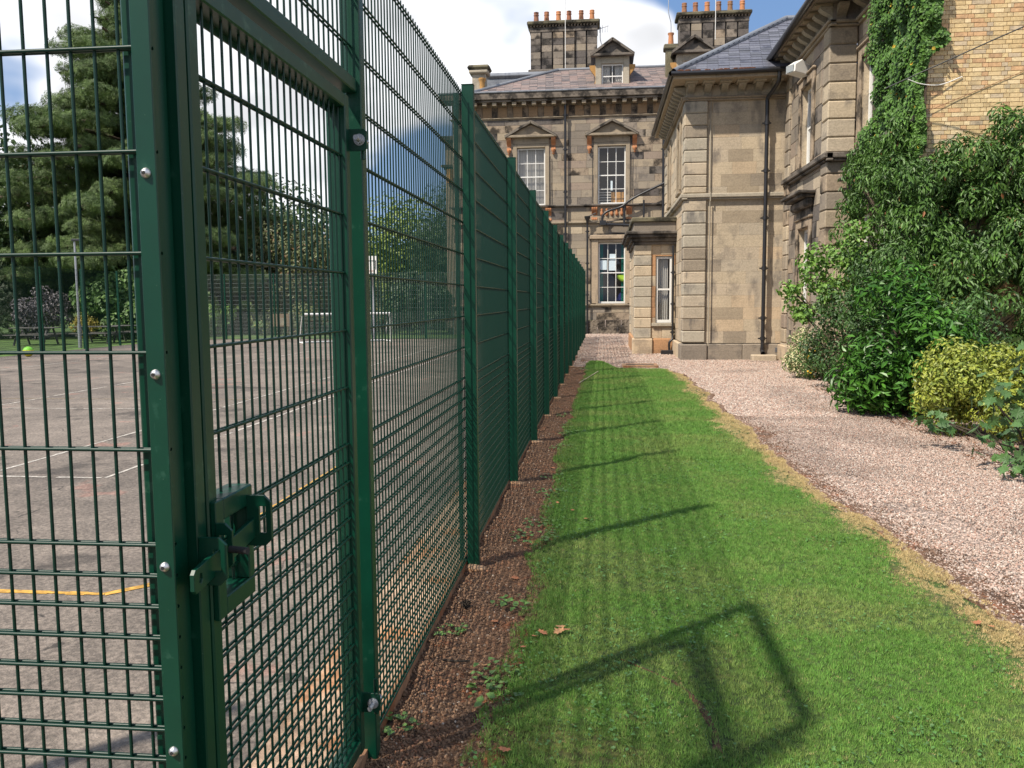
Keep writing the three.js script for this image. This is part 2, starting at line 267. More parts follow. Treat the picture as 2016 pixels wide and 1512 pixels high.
// hinge post and the panel over the gate
const hp = post(fence, -0.915, -0.857, -3.112, -3.055, 3.13, 'post');
mesh('clamp_bar', cbx(-0.934, -0.9155, 0.03, 3.05, -3.11, -3.07, 0.002), M.green, hp);
const OVER = WIRES_H.filter(y => y > 2.6);
panel(fence, 'z', -0.9, -3.06, -1.76, true, OVER, 2.55, 3.085);
mesh('head_rail', cbx(-0.915, -0.857, 3.055, 3.13, -3.055, -1.7445, 0.004), M.green, fence);
mesh('lintel_rail', cbx(-0.93, -0.872, 2.492, 2.54, -3.055, -1.745, 0.004), M.green, fence);
// corner post with the end fence
const cp = post(fence, -0.955, -0.9, -1.744, -1.672, 3.13, 'post');
mesh('gate_stop', cbx(-0.93, -0.878, 0, 2.49, -1.789, -1.7455, 0.003), M.green, fence);
const endFence = thing('mesh_fence', 'end run of green weldmesh fence with bolted bar left of the gate', 'fence');
panel(endFence, 'x', -1.656, -0.885, -3.32, true);
{
  const bar = mesh('clamp_bar', cbx(-0.916, -0.876, 0.02, 3.07, -1.643, -1.637, 0.0015), M.green, endFence);
  for (let k = 0; k < 7; k++) { const y = 2.806 - 0.398 * k; const b = mesh('bolt', [at(lathe([[0, 0.0095], [0.004, 0.0095], [0.0085, 0.006], [0.0105, 0.0015], [0.0105, 0]], 18).rotateX(Math.PI / 2), -0.897, y, -1.637)], M.steel, bar);
    mesh('socket', at(new THREE.CylinderGeometry(0.0042, 0.0042, 0.001, 6).rotateX(Math.PI / 2), -0.897, y, -1.6268), M.hole, b); }
  post(endFence, -3.36, -3.29, -1.74, -1.67, 3.1);
}
// gate
const gate = thing('mesh_gate', 'closed green mesh gate with sliding latch in the near fence', 'gate');
const GX0 = -0.945, GX1 = -0.876;
mesh('stile', cbx(GX0, GX1, 0.1, 2.462, -1.843, -1.797, 0.004), M.green, gate);
mesh('stile', cbx(GX0, GX1, 0.1, 2.462, -2.966, -2.92, 0.004), M.green, gate);
mesh('top_rail', cbx(GX0, GX1, 2.415, 2.4605, -2.92, -1.843, 0.004), M.green, gate);
mesh('bottom_rail', cbx(GX0, GX1, 0.11, 0.155, -2.92, -1.843, 0.004), M.green, gate);
panel(gate, 'z', -0.9, -2.935, -1.843, true, WIRES_H.filter(y => y < 2.4 && y > 0.16), 0.155, 2.415);
// scalloped strip under the top rail where the wires are let in
{
  const n = 21, pts = [[-2.92, 2.42]]; pts.push([-1.843, 2.42]); for (let i = 0; i <= n; i++) { const z = lerp(-1.843, -2.92, i / n); pts.push([z, 2.398]); }
  const g = extrude(pts.map(([z, y]) => [-z, y]), 0.004); g.rotateY(Math.PI / 2); // shape x -> -z
  g.translate(-0.938, 0, 0); mesh('wire_strip', g, M.green, gate);
}
// latch guard: square ring of tube beside the closing stile
{
  const y0 = 1.035, y1 = 1.31, za = -1.8435, zb = -2.005, gx0 = -0.925, gx1 = -0.862;
  const guard = mesh('latch_guard', [cbx(gx0, gx1, y1 - 0.05, y1, zb, za, 0.003), cbx(gx0, gx1, y0, y0 + 0.045, zb, za, 0.003), cbx(gx0, gx1, y0 + 0.045, y1 - 0.05, zb, zb + 0.032, 0.003)], M.green, gate);
  mesh('face_plate', cbx(GX1, gx1, y0, y1, -1.8432, -1.803, 0.002), M.green, gate);
  // keeper plates: flat plates with a slot, standing out from the guard
  const keeper = (z, h0, h1, x0 = -0.862, x1 = -0.795) => { const c = 0.016, p = [[x0, h0], [x1 - c, h0], [x1, h0 + c], [x1, h1 - c], [x1 - c, h1], [x0, h1]], sl = [[x1 - 0.03, h0 + 0.03], [x1 - 0.012, h0 + 0.03], [x1 - 0.012, h1 - 0.025], [x1 - 0.03, h1 - 0.025]]; return extrude(p, 0.006, [sl], 0.001).translate(0, 0, z); };
  mesh('keeper', keeper(-1.752, 1.14, 1.245, -0.876, -0.815), M.green, gate); mesh('keeper', keeper(-1.808, 1.155, 1.262, -0.862, -0.826), M.green, gate); mesh('keeper', keeper(-1.975, 1.165, 1.288, -0.862, -0.802), M.green, gate);
  const bolt = mesh('slide_bolt', [extrude([[1.66, 1.15], [1.652, 1.158], [1.652, 1.192], [1.66, 1.2], [2.0, 1.235], [2.0, 1.19]].map(([z, y]) => [z, y]), 0.008, [[[1.672, 1.17], [1.682, 1.164], [1.69, 1.174], [1.688, 1.188], [1.677, 1.19]]], 0.001).rotateY(Math.PI / 2).translate(-0.851, 0, 0)], M.green, gate);
  mesh('pull_handle', rod([-0.83, 1.205, -1.80], [-0.785, 1.205, -1.79], 0.008, 12, 0.008, false), M.hole, bolt);
}
function hinge(y, up) {
  const h = mesh('hinge', extrude([[-0.876, y - 0.036], [-0.822, y - 0.036], [-0.814, y - 0.028], [-0.814, y + 0.028], [-0.822, y + 0.036], [-0.876, y + 0.036]], 0.007, [], 0.001).translate(0, 0, -2.962), M.green, gate);
  const nut = new THREE.CylinderGeometry(0.0165, 0.0165, 0.014, 6).rotateX(Math.PI / 2).translate(-0.838, y, -2.947);
  mesh('eye_bolt', [nut, new THREE.CylinderGeometry(0.02, 0.02, 0.003, 16).rotateX(Math.PI / 2).translate(-0.838, y, -2.9515), rod([-0.838, y, -2.97], [-0.838, y, -2.905], 0.0088, 12, 0.0088, false), rod([-0.838, y, -3.0], [-0.838, y, -2.965], 0.0088, 8), at(new THREE.TorusGeometry(0.014, 0.007, 8, 16).rotateX(Math.PI / 2), -0.838, y, -3.0)], M.galv, h);
  mesh('pin', rod([-0.838, y - 0.06, -2.995], [-0.838, y + (up ? 0.03 : 0.075), -2.995], 0.0085, 12, 0.0085, false), M.green, h);
}
hinge(2.31, true); hinge(0.285, false);
// concrete haunching at the post feet
M.concrete = mat({ color: lin(0.7, 0.64, 0.56), roughness: 0.95, map: T.slab, bumpMap: T.soilBump, bumpScale: 0.01 });
POSTZ.slice(0, 8).forEach((z, i) => {
  const g = new THREE.IcosahedronGeometry(0.1, 3), p = g.attributes.position, r = rng(90 + i), dx = 0.8 + 0.6 * r(), ox = r() * 50;
  for (let k = 0; k < p.count; k++) { const n = 0.7 + 0.7 * fbm(p.getX(k) * 14 + ox, p.getZ(k) * 14, p.getY(k) * 14, 3); p.setXYZ(k, p.getX(k) * n * 0.8 * dx, p.getY(k) * n * 0.2, p.getZ(k) * n * 0.6); }
  g.computeVertexNormals(); g.translate(-0.84 + 0.02 * r(), 0.012, z + 0.05);
  tag(mesh('concrete_footing', metreUV(g), M.concrete), ['', 'pale lump of concrete at the foot of the nearest fence post beyond the gate'][1].replace('nearest', ['first', 'second', 'third', 'fourth', 'fifth', 'sixth', 'seventh', 'eighth'][i]), 'footing', 'concrete lumps at the fence post feet');
});
// far sides of the court: two more runs of the same fence
const westF = thing('mesh_fence', 'distant green mesh fence along the park side of the court', 'fence');
for (let z = -39.3, i = 0; i < 9; i++, z += 2.5) { post(westF, -20.34, -20.26, z - 0.03, z + 0.03, 3.1); if (i < 8) panel(westF, 'z', -20.3, z, z + 2.5, false, WIRES_H, 0.04, 3.085, 0.05, 3); }
const northF = thing('mesh_fence', 'distant green mesh fence behind the goal across the court end', 'fence');
for (let x = -20.3, i = 0; i < 9; i++, x += 2.42) { if (i) post(northF, x - 0.03, x + 0.03, -39.34, -39.26, 3.1); if (i < 8) panel(northF, 'x', -39.3, x, x + 2.42, false, WIRES_H, 0.04, 3.085, 0.05, 4, M.wirePaintedSheen); }
// ---------------------------------------------------------------- mansion: shared materials and builders
T.stone = tex(1024, 0.2, (u, v) => { const a = F(u, v, 6, 6), b = F(u, v, 220, 3, 5), c = fbm(u * 26, v * 7, 21, 5, 0), e = F(u, v, 12, 5, 40), bed = fbm(u * 4, v * 150, 9, 3, 0); const k = 0.97 + 0.2 * (a - 0.5) + 0.2 * (b - 0.5) + 0.08 * (bed - 0.5), s = smooth(0.54, 0.8, c + 0.3 * (b - 0.5)) * smooth(0.45, 0.65, a) * 0.3 + smooth(0.6, 0.75, e) * 0.12; return [k - s, k - s * 0.97, k - s * 0.86]; });
T.soot = tex(512, 0.55, (u, v) => { const a = F(u, v, 4, 6, 3), b = F(u, v, 40, 3, 5), s = smooth(0.36, 0.68, a + 0.25 * (b - 0.5)); const k = (0.95 + 0.3 * (b - 0.5)) * lerp(1, 0.36, s); return [k, k, k * 1.02]; });
T.stoneBump = tex(256, 1.2, (u, v) => { const k = F(u, v, 24, 4); return [k, k, k]; }, false);
T.rockBump = tex(256, 1.6, (u, v) => { const k = F(u, v, 7, 5); return [k, k, k]; }, false);
const st = (r, g, b, m = T.stone) => mat({ color: lin(r, g, b), map: m, roughness: 0.92, bumpMap: T.stoneBump, bumpScale: 0.004 });
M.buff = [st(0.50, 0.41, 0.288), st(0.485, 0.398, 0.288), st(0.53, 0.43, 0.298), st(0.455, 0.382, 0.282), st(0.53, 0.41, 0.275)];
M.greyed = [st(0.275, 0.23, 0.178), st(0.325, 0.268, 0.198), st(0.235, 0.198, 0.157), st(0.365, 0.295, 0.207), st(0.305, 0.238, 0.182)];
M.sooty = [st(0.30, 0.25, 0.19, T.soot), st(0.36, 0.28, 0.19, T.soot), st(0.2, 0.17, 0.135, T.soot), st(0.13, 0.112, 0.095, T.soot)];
M.orange = st(0.47, 0.26, 0.13); M.terra = mat({ color: lin(0.52, 0.225, 0.10), roughness: 0.85, map: T.stone }); M.ochre = mat({ color: lin(0.5, 0.27, 0.085), roughness: 0.85, map: T.stone });
M.ash = st(0.42, 0.37, 0.285); M.trim = st(0.33, 0.268, 0.19); M.trimDark = st(0.17, 0.145, 0.115, T.soot); M.lichen = st(0.17, 0.15, 0.09, T.soot);
M.rock = mat({ color: lin(0.22, 0.18, 0.13), map: T.soot, roughness: 1, bumpMap: T.rockBump, bumpScale: 0.06 });
M.mortar = mat({ color: lin(0.32, 0.26, 0.18), roughness: 1, map: T.stone });
M.iron = phys({ color: lin(0.014, 0.014, 0.016), roughness: 0.4, clearcoat: 0.2 });
M.lead = mat({ color: lin(0.22, 0.235, 0.26), roughness: 0.55, metalness: 0.25, map: T.stone });
M.white = mat({ color: lin(0.74, 0.73, 0.69), roughness: 0.5 });
M.glass = phys({ color: 0xffffff, transmission: 1, thickness: 0, roughness: 0.015, ior: 1.5 });
M.room = mat({ color: lin(0.16, 0.14, 0.125), roughness: 1 });
M.curtain = phys({ color: lin(0.42, 0.41, 0.38), roughness: 1 }); M.drapeGreen = mat({ color: lin(0.01, 0.17, 0.13), roughness: 0.9 }); M.paper = mat({ color: lin(0.62, 0.72, 0.76), roughness: 0.9 });
M.slate = [mat({ color: lin(0.115, 0.12, 0.15), roughness: 0.62, map: T.stone }), mat({ color: lin(0.145, 0.15, 0.18), roughness: 0.6, map: T.stone }), mat({ color: lin(0.09, 0.095, 0.115), roughness: 0.65, map: T.stone })];
M.slateWarm = [mat({ color: lin(0.23, 0.185, 0.17), roughness: 0.8, map: T.stone }), mat({ color: lin(0.18, 0.15, 0.145), roughness: 0.8, map: T.stone }), mat({ color: lin(0.13, 0.115, 0.115), roughness: 0.8, map: T.stone }), mat({ color: lin(0.27, 0.2, 0.18), roughness: 0.8, map: T.stone })];
const pick = (r, a) => a[Math.floor(r() * a.length) % a.length];
// rectangles left of [u0,u1,v0,v1] after the openings are cut away
function cut(rect, holes) {
  let list = [rect];
  for (const [a, b, c, d] of holes) { const next = [];
    for (const [u0, u1, v0, v1] of list) {
      if (b <= u0 || a >= u1 || d <= v0 || c >= v1) { next.push([u0, u1, v0, v1]); continue; }
      if (a > u0) next.push([u0, a, v0, v1]); if (b < u1) next.push([b, u1, v0, v1]);
      const x0 = Math.max(a, u0), x1 = Math.min(b, u1); if (c > v0) next.push([x0, x1, v0, c]); if (d < v1) next.push([x0, x1, d, v1]);
    } list = next; }
  return list.filter(([a, b, c, d]) => b - a > 0.015 && d - c > 0.015);
}
// a wall of separate ashlar blocks on a backing; u runs along local x, v is height, the face looks along local +z
function wall(parent, name, o) {
  const { pos, turn = 0, u0, u1, v0, v1, holes = [], course = 0.34, len = [0.7, 1.2], mats, seed = 1, thick = 0.35, joint = 0.0035, c = 0.006, most = 300, proud = 0.012 } = o, r = rng(seed);
  const w = mesh(name, cut([u0, u1, v0, v1], holes).map(([a, b, cc, d]) => metreUV(bx(a, b, cc, d, -thick, -0.012))), M.mortar, parent); w.position.set(...pos); w.rotation.y = turn;
  let n = 0; const rest = new Map(), rows = Math.round((v1 - v0) / course), ch = (v1 - v0) / rows;
  for (let j = 0; j < rows; j++) { let u = u0 - (j % 2 ? 0.35 : 0) - r() * 0.25;
    while (u < u1) { const L = lerp(len[0], len[1], r()), a = Math.max(u, u0), b = Math.min(u + L, u1), m = pick(r, mats), pr = r() * proud; u += L; if (b - a < 0.04) continue;
      for (const [p, q, s, t] of cut([a, b, v0 + j * ch, v0 + (j + 1) * ch], holes)) {
        const rx = r() * 5, ry = r() * 5, run = M.sooty.includes(m), g = metreUV(cbx(p + joint, q - joint, s + joint, t - joint, -0.03, pr, c), run ? rx : seed * 1.37, run ? ry : 0);
        if (n++ < most) mesh('stone_block', g, m, w); else { if (!rest.has(m)) rest.set(m, []); rest.get(m).push(g); } } } }
  for (const [m, gs] of rest) mesh('stone_blocks', gs, m, w).userData.kind = 'stuff';
  return w;
}
// pilaster of rusticated quoin blocks, one mesh for each block
function quoins(parent, o) {
  const { x0, x1, z0, z1, y0, y1, course = 0.335, mats, seed = 3, skip = [], c = 0.024 } = o, r = rng(seed), n = Math.round((y1 - y0) / course), h = (y1 - y0) / n;
  mesh('quoin_core', bx(x0 + 0.03, x1 - 0.03, y0, y1, z0 + 0.03, z1 - 0.03), M.trimDark, parent);
  for (let k = 0; k < n; k++) { const a = y0 + k * h, b = a + h; const m = pick(r, mats); for (const [, , p, q] of cut([0, 1, a, b], skip.map(([p, q]) => [0, 1, p, q]))) if (q - p > 0.05) mesh('quoin', metreUV(cbx(x0, x1, p + 0.004, q - 0.004, z0, z1, c), r() * 5, r() * 5), m, parent); }
}
// sash window set into an opening: local x across, y up from the sill, +z outwards
function sash(parent, o) {
  const { pos, turn = 0, w, h, cols = 3, rows = 4, set = 0.1, inside, depth = 1.4, sill = true, sillMat = M.trim, meet = 0.5, reveal = M.trim } = o;
  const g = new THREE.Group(); g.name = 'window'; g.position.set(...pos); g.rotation.y = turn; parent.add(g);
  const f = 0.075, z = -set;
  mesh('reveal', [bx(-w / 2 - 0.002, -w / 2 + 0.012, 0, h, z - 0.08, -0.01), bx(w / 2 - 0.012, w / 2 + 0.002, 0, h, z - 0.08, -0.01), bx(-w / 2, w / 2, h - 0.012, h, z - 0.08, -0.01)].map(q => metreUV(q)), reveal, g);
  mesh('frame', [cbx(-w / 2 + 0.012, -w / 2 + f, 0, h, z - 0.07, z, 0.004), cbx(w / 2 - f, w / 2 - 0.012, 0, h, z - 0.07, z, 0.004), cbx(-w / 2 + f, w / 2 - f, h - f * 1.1, h - 0.013, z - 0.07, z, 0.004), cbx(-w / 2 + f, w / 2 - f, 0, f * 1.25, z - 0.07, z, 0.004)], M.white, g);
  const x0 = -w / 2 + f, x1 = w / 2 - f, y0 = f * 1.25, y1 = h - f * 1.1, bar = 0.03;
  mesh('meeting_rail', cbx(x0, x1, y0 + (y1 - y0) * meet - 0.028, y0 + (y1 - y0) * meet + 0.028, z - 0.055, z - 0.012, 0.004), M.white, g);
  for (let i = 1; i < cols; i++) mesh('glazing_bar', bx(lerp(x0, x1, i / cols) - bar / 2, lerp(x0, x1, i / cols) + bar / 2, y0, y1, z - 0.05, z - 0.02), M.white, g);
  for (let j = 1; j < rows; j++) if (Math.abs(j / rows - meet) > 0.01) mesh('glazing_bar', bx(x0, x1, lerp(y0, y1, j / rows) - bar / 2, lerp(y0, y1, j / rows) + bar / 2, z - 0.049, z - 0.021), M.white, g);
  const pr = rng(Math.floor((pos[0] * 31 + pos[1] * 17 + pos[2] * 7 + 900) * 10));
  for (let i = 0; i < cols; i++) for (let j = 0; j < rows; j++) { const p = mesh('pane', new THREE.PlaneGeometry((x1 - x0) / cols, (y1 - y0) / rows), M.glass, g); p.position.set(lerp(x0, x1, (i + 0.5) / cols), lerp(y0, y1, (j + 0.5) / rows), z - 0.036); p.rotation.set((pr() - 0.5) * 0.014, (pr() - 0.5) * 0.014, 0); }
  mesh('room', [bx(-w / 2 - 0.3, w / 2 + 0.3, -0.3, h + 0.2, z - depth - 0.05, z - depth), bx(-w / 2 - 0.35, -w / 2 - 0.3, -0.3, h + 0.2, z - depth, z - 0.36), bx(w / 2 + 0.3, w / 2 + 0.35, -0.3, h + 0.2, z - depth, z - 0.36), bx(-w / 2 - 0.3, w / 2 + 0.3, -0.35, -0.3, z - depth, z - 0.36), bx(-w / 2 - 0.3, w / 2 + 0.3, h + 0.2, h + 0.25, z - depth, z - 0.36)], M.room, g);
  if (sill) mesh('sill', metreUV(cbx(-w / 2 - 0.12, w / 2 + 0.12, -0.11, 0, z - 0.03, 0.09, 0.012)), sillMat, g);
  if (inside) inside(g, x0, x1, y0, y1, z);
  return g;
}
function drape(x0, x1, y0, y1, z, folds, amp = 0.025) { const n = folds * 6, g = new THREE.PlaneGeometry(x1 - x0, y1 - y0, n, 1), p = g.attributes.position; for (let i = 0; i < p.count; i++) p.setZ(i, Math.sin((p.getX(i) / (x1 - x0)) * folds * Math.PI * 2) * amp); g.computeVertexNormals(); g.translate((x0 + x1) / 2, (y0 + y1) / 2, z); return g; }
// moulded run: profile of [out, up] steps stacked along local x
function mould(parent, name, m, pos, turn, u0, u1, steps, ends = true) { const gs = []; let y = 0; for (const [out, h] of steps) { gs.push(metreUV(cbx(u0 - (ends ? out : 0), u1 + (ends ? out : 0), y, y + h - 0.001, -0.06, out, Math.min(0.02, h * 0.3)))); y += h; } const o = mesh(name, gs, m, parent); o.position.set(...pos); o.rotation.y = turn; return o; }
// scrolled console bracket: side outline extruded across; stands out along +z, top at y = 0
function console_(w, h, d) { const p = []; const N = 14; for (let i = 0; i <= N; i++) { const t = i / N; p.push([d * (1 - t) * (0.55 + 0.45 * Math.cos(t * Math.PI * 1.15)) * 0.9 + d * 0.16 * Math.sin(t * Math.PI * 2.2) + 0.1 * d, -h * t]); } p.push([0, -h], [0, 0]); const q = [[0, 0], [d, 0], [d, -h * 0.12], ...p.slice(2, -2), [0, -h]]; const g = extrude(q, w * 0.94, [], w * 0.03); g.rotateY(-Math.PI / 2); g.translate(w * 0.47, 0, 0); return clean(g); }
// slated roof slope: local x across, slope rising along local "up the roof"; outline given per row
function slates(parent, name, o) {
  const { origin, along, up, rows, gauge, left, right, mats, seed = 5, wide = 0.3 } = o, r = rng(seed), A = V(...along).normalize(), U = V(...up).normalize(), N = A.clone().cross(U).normalize(); if (N.y < 0) N.negate();
  const sets = new Map();
  for (let j = 0; j < rows; j++) { const s = j * gauge, a0 = left(s), a1 = right(s); let a = a0 - (j % 2) * wide / 2;
    while (a < a1) { const p = Math.max(a, a0), q = Math.min(a + wide, a1); a += wide; if (q - p < 0.03) continue;
      const m = pick(r, mats), lift = 0.012 + r() * 0.01, g = bx(p + 0.004, q - 0.004, 0, gauge * 1.12, -0.008, 0.0); g.applyMatrix4(new THREE.Matrix4().makeRotationX(-0.035));
      const M4 = new THREE.Matrix4().makeBasis(A, U, N); g.applyMatrix4(M4); const b = V(...origin).addScaledVector(U, s).addScaledVector(N, lift + 0.012); g.translate(b.x, b.y, b.z);
      metreUV(g, r() * 5, r() * 5); if (!sets.has(m)) sets.set(m, []); sets.get(m).push(g); } }
  const o0 = []; for (const [m, gs] of sets) { const k = mesh(name, gs, m, parent); k.userData.kind = 'stuff'; o0.push(k); } return o0;
}
function poly3(pts) { const g = new THREE.BufferGeometry(), v = []; for (let i = 1; i < pts.length - 1; i++) v.push(...pts[0], ...pts[i], ...pts[i + 1]); g.setAttribute('position', new THREE.Float32BufferAttribute(v, 3)); g.computeVertexNormals(); return metreUV(g); }
function pipeRun(parent, name, x, z, y0, y1, r, joints) { const gs = [rod([x, y0, z], [x, y1, z], r, 12)]; for (const y of joints) gs.push(rod([x, y - 0.05, z], [x, y + 0.05, z], r * 1.35, 12, r * 1.35, false), bx(x - r * 2.2, x + r * 2.2, y - 0.02, y + 0.02, z - r * 1.3, z - r * 0.6)); return mesh(name, gs, M.iron, parent); }
function pediment(parent, x, y, z, w, h, mTop, mFace) {
  const p = mesh('pediment', [metreUV(extrude([[-w / 2 + 0.12, 0.1], [w / 2 - 0.12, 0.1], [0, h - 0.1]], 0.12).translate(x, y, z - 0.02))], mFace, parent);
  const rake = (s) => { const L = Math.hypot(w / 2, h), a = Math.atan2(h, w / 2), g = metreUV(cbx(0, L, -0.1, 0.03, 0, 0.34, 0.015)); g.rotateZ(a); g.translate(-w / 2, 0.06, 0); if (s < 0) { g.scale(-1, 1, 1); const ps = g.attributes.position; for (let i = 0; i < ps.count; i += 3) for (let q = 0; q < 3; q++) { const t = ps.array[(i + 1) * 3 + q]; ps.array[(i + 1) * 3 + q] = ps.array[(i + 2) * 3 + q]; ps.array[(i + 2) * 3 + q] = t; } g.computeVertexNormals(); } return g.translate(x, y, z - 0.02); };
  mesh('raking_cornice', [rake(1), rake(-1)], mTop, p); mesh('bed_mould', [metreUV(cbx(x - w / 2, x + w / 2, y - 0.02, y + 0.1, z - 0.02, z + 0.3, 0.015))], mFace, p); return p;
}
// ---------------------------------------------------------------- main block, far back
const Z = -44.4;
const main = thing('mansion', 'tall sandstone mansion front with pedimented windows and orange brackets at the path end', 'building');
{
  const win1 = [-4.39, -2.95, 6.56, 9.45], win2 = [-0.3, 1.11, 6.56, 9.45], gw = [-0.27, 1.11, 1.56, 4.66], gw0 = [-4.36, -2.98, 1.56, 4.66];
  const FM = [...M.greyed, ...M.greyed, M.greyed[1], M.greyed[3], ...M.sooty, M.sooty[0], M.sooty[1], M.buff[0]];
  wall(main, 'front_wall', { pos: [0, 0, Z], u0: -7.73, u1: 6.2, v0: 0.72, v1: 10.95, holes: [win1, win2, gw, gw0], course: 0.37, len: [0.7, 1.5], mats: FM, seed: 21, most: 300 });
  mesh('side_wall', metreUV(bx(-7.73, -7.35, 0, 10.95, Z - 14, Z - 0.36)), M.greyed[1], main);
  // rock-faced plinth
  { const r = rng(5); for (let j = 0; j < 2; j++) for (let x = -7.75 - j * 0.4; x < 6; ) { const L = 0.8 + r() * 0.5, g = new THREE.BoxGeometry(L - 0.02, 0.345, 0.3, 6, 3, 1), p = g.attributes.position; for (let i = 0; i < p.count; i++) if (p.getZ(i) > 0) p.setZ(i, p.getZ(i) - 0.02 + 0.05 * fbm(p.getX(i) * 6 + x * 9, p.getY(i) * 6, j * 5, 3)); g.computeVertexNormals(); g.translate(x + L / 2, 0.18 + j * 0.355, Z); mesh('plinth_stone', metreUV(g), M.rock, main); x += L; } }
  mould(main, 'sill_course', M.trim, [0, 1.38, Z], 0, -7.73, 6, [[0.06, 0.06], [0.13, 0.09]]);
  mould(main, 'string_course', M.trim, [0, 5.56, Z], 0, -7.73, 6, [[0.05, 0.06], [0.12, 0.1]]);
  mould(main, 'sill_string', M.trimDark, [0, 6.43, Z], 0, -7.73, 6, [[0.06, 0.05], [0.16, 0.09]]);
  mould(main, 'frieze_mould', M.trim, [0, 10.86, Z], 0, -7.73, 6, [[0.05, 0.05], [0.1, 0.05]]);
  { const r = rng(8); mesh('frieze_band', metreUV(bx(-7.73, 6, 10.95, 11.75, Z - 0.35, Z - 0.01)), M.mortar, main); for (let x = -7.7; x < 5.6; x += 0.78) { mesh('frieze_panel', metreUV(cbx(x + 0.01, x + 0.47, 10.97, 11.5, Z - 0.02, Z + 0.02 + r() * 0.01, 0.01), r() * 9, 0), st(0.3, 0.19, 0.1), main); mesh('frieze_panel', metreUV(cbx(x + 0.48, x + 0.77, 10.97, 11.5, Z - 0.02, Z + 0.03, 0.01), r() * 9, 0), st(0.25, 0.18, 0.11, T.soot), main); }
    for (let x = -7.6; x < 5.8; x += 0.5) mesh('modillion', metreUV(cbx(x, x + 0.22, 11.5, 11.68, Z, Z + 0.42, 0.02)), M.trim, main); }
  mould(main, 'cornice', st(0.2, 0.165, 0.125, T.soot), [0, 11.66, Z], 0, -7.73, 6, [[0.46, 0.12], [0.56, 0.3]]);
  mesh('gutter_edge', metreUV(cbx(-8.32, 6.6, 12.08, 12.18, Z + 0.1, Z + 0.6, 0.03)), M.lead, main);
  // windows
  const blinds = (g, x0, x1, y0, y1, z) => { for (let i = 0; i < 15; i++) { const b = mesh('blind_slat', new THREE.PlaneGeometry(0.085, y1 - y0), M.curtain, g); b.position.set(lerp(x0, x1, (i + 0.5) / 15), (y0 + y1) / 2, z - 0.22); b.rotation.y = 0.45; } };
  sash(main, { pos: [-3.67, 6.56, Z], w: 1.44, h: 2.89, inside: blinds });
  sash(main, { pos: [0.405, 6.56, Z], w: 1.41, h: 2.89, inside: (g, x0, x1, y0, y1, z) => { mesh('yellow_folder', bx(x0 + 0.62, x1 - 0.02, y0, y0 + 0.55, z - 0.4, z - 0.3), M.ochre, g); mesh('shelf_slats', [0, 1, 2, 3, 4].map(k => bx(x0, x0 + 0.6, y0 + k * 0.13, y0 + k * 0.13 + 0.05, z - 0.5, z - 0.3)), M.curtain, g); mesh('paper_sheet', bx(x0 + 0.57, x0 + 0.67, y0 + 0.62, y0 + 1.1, z - 0.13, z - 0.128), M.paper, g); } });
  sash(main, { pos: [-3.67, 1.56, Z], w: 1.38, h: 3.1 });
  sash(main, { pos: [0.42, 1.56, Z], w: 1.38, h: 3.1, inside: (g, x0, x1, y0, y1, z) => {
    mesh('green_curtain', [drape(x0, x0 + 0.17, y0, y1, z - 0.2, 3), drape(x1 - 0.13, x1, y0, y1, z - 0.2, 3)], M.drapeGreen, g);
    for (const [a, b, c, d] of [[0.03, 0.36, 1.62, 2.1], [0.47, 0.81, 1.58, 2.08], [0.5, 0.8, 2.1, 2.42]]) mesh('paper_sheet', bx(x0 + a, x0 + b, y0 + c, y0 + d, z - 0.064, z - 0.06), M.paper, g);
    const pts = [], N = 44; for (let i = 0; i <= N; i++) { const a = Math.PI + Math.PI * 0.62 * i / N, rr = i % 2 ? 0.38 : 0.22; pts.push([x1 - 0.02 + Math.cos(a) * rr, y0 + 1.36 + Math.sin(a) * rr]); } pts.push([x1 - 0.02, y0 + 1.36]);
    mesh('paper_sun', extrude(pts, 0.003).translate(0, 0, z - 0.07), mat({ color: lin(0.34, 0.55, 0.05), roughness: 0.9 }), g);
    mesh('chair_back', extrude([[x1 - 0.4, y0 + 0.05], [x1 - 0.12, y0 + 0.05], [x1 - 0.13, y0 + 0.5], [x1 - 0.28, y0 + 0.32]], 0.04).translate(0, 0, z - 0.6), mat({ color: lin(0.02, 0.03, 0.14), roughness: 0.6 }), g); } });
  for (const [cx, a] of [[-3.67, 1.44], [0.405, 1.41]]) {
    mesh('architrave', [metreUV(cbx(cx - a / 2 - 0.2, cx - a / 2, 6.57, 9.63, Z, Z + 0.06, 0.015)), metreUV(cbx(cx + a / 2, cx + a / 2 + 0.2, 6.57, 9.63, Z, Z + 0.06, 0.015)), metreUV(cbx(cx - a / 2, cx + a / 2, 9.452, 9.63, Z, Z + 0.06, 0.015)), metreUV(cbx(cx - a / 2 - 0.2, cx + a / 2 + 0.2, 9.64, 9.96, Z, Z + 0.045, 0.01))], M.trim, main);
    pediment(main, cx, 9.96, Z, 2.66, 0.72, st(0.2, 0.17, 0.13, T.soot), M.trim);
    for (const s of [-1, 1]) { const c = mesh('bracket', [metreUV(console_(0.22, 0.62, 0.24)), metreUV(lathe([[0, -0.28], [0.07, -0.22], [0.03, -0.16], [0.09, -0.1], [0.09, 0]], 10).translate(0, -0.6, 0.1))], M.terra, main); c.position.set(cx + s * 1.13, 9.95, Z); mesh('leader', rod([cx + s * 0.97, 6.6, Z + 0.09], [cx + s * 0.97, 9.0, Z + 0.09], 0.02, 6), M.iron, main); }
    for (const s of [-1, 1]) { const c = mesh('corbel', [0, 1, 2].map(k => metreUV(console_(0.09, 0.6, 0.2).translate(-0.1 + k * 0.1, 0, 0))), M.terra, main); c.position.set(cx + s * 0.87, 6.41, Z); }
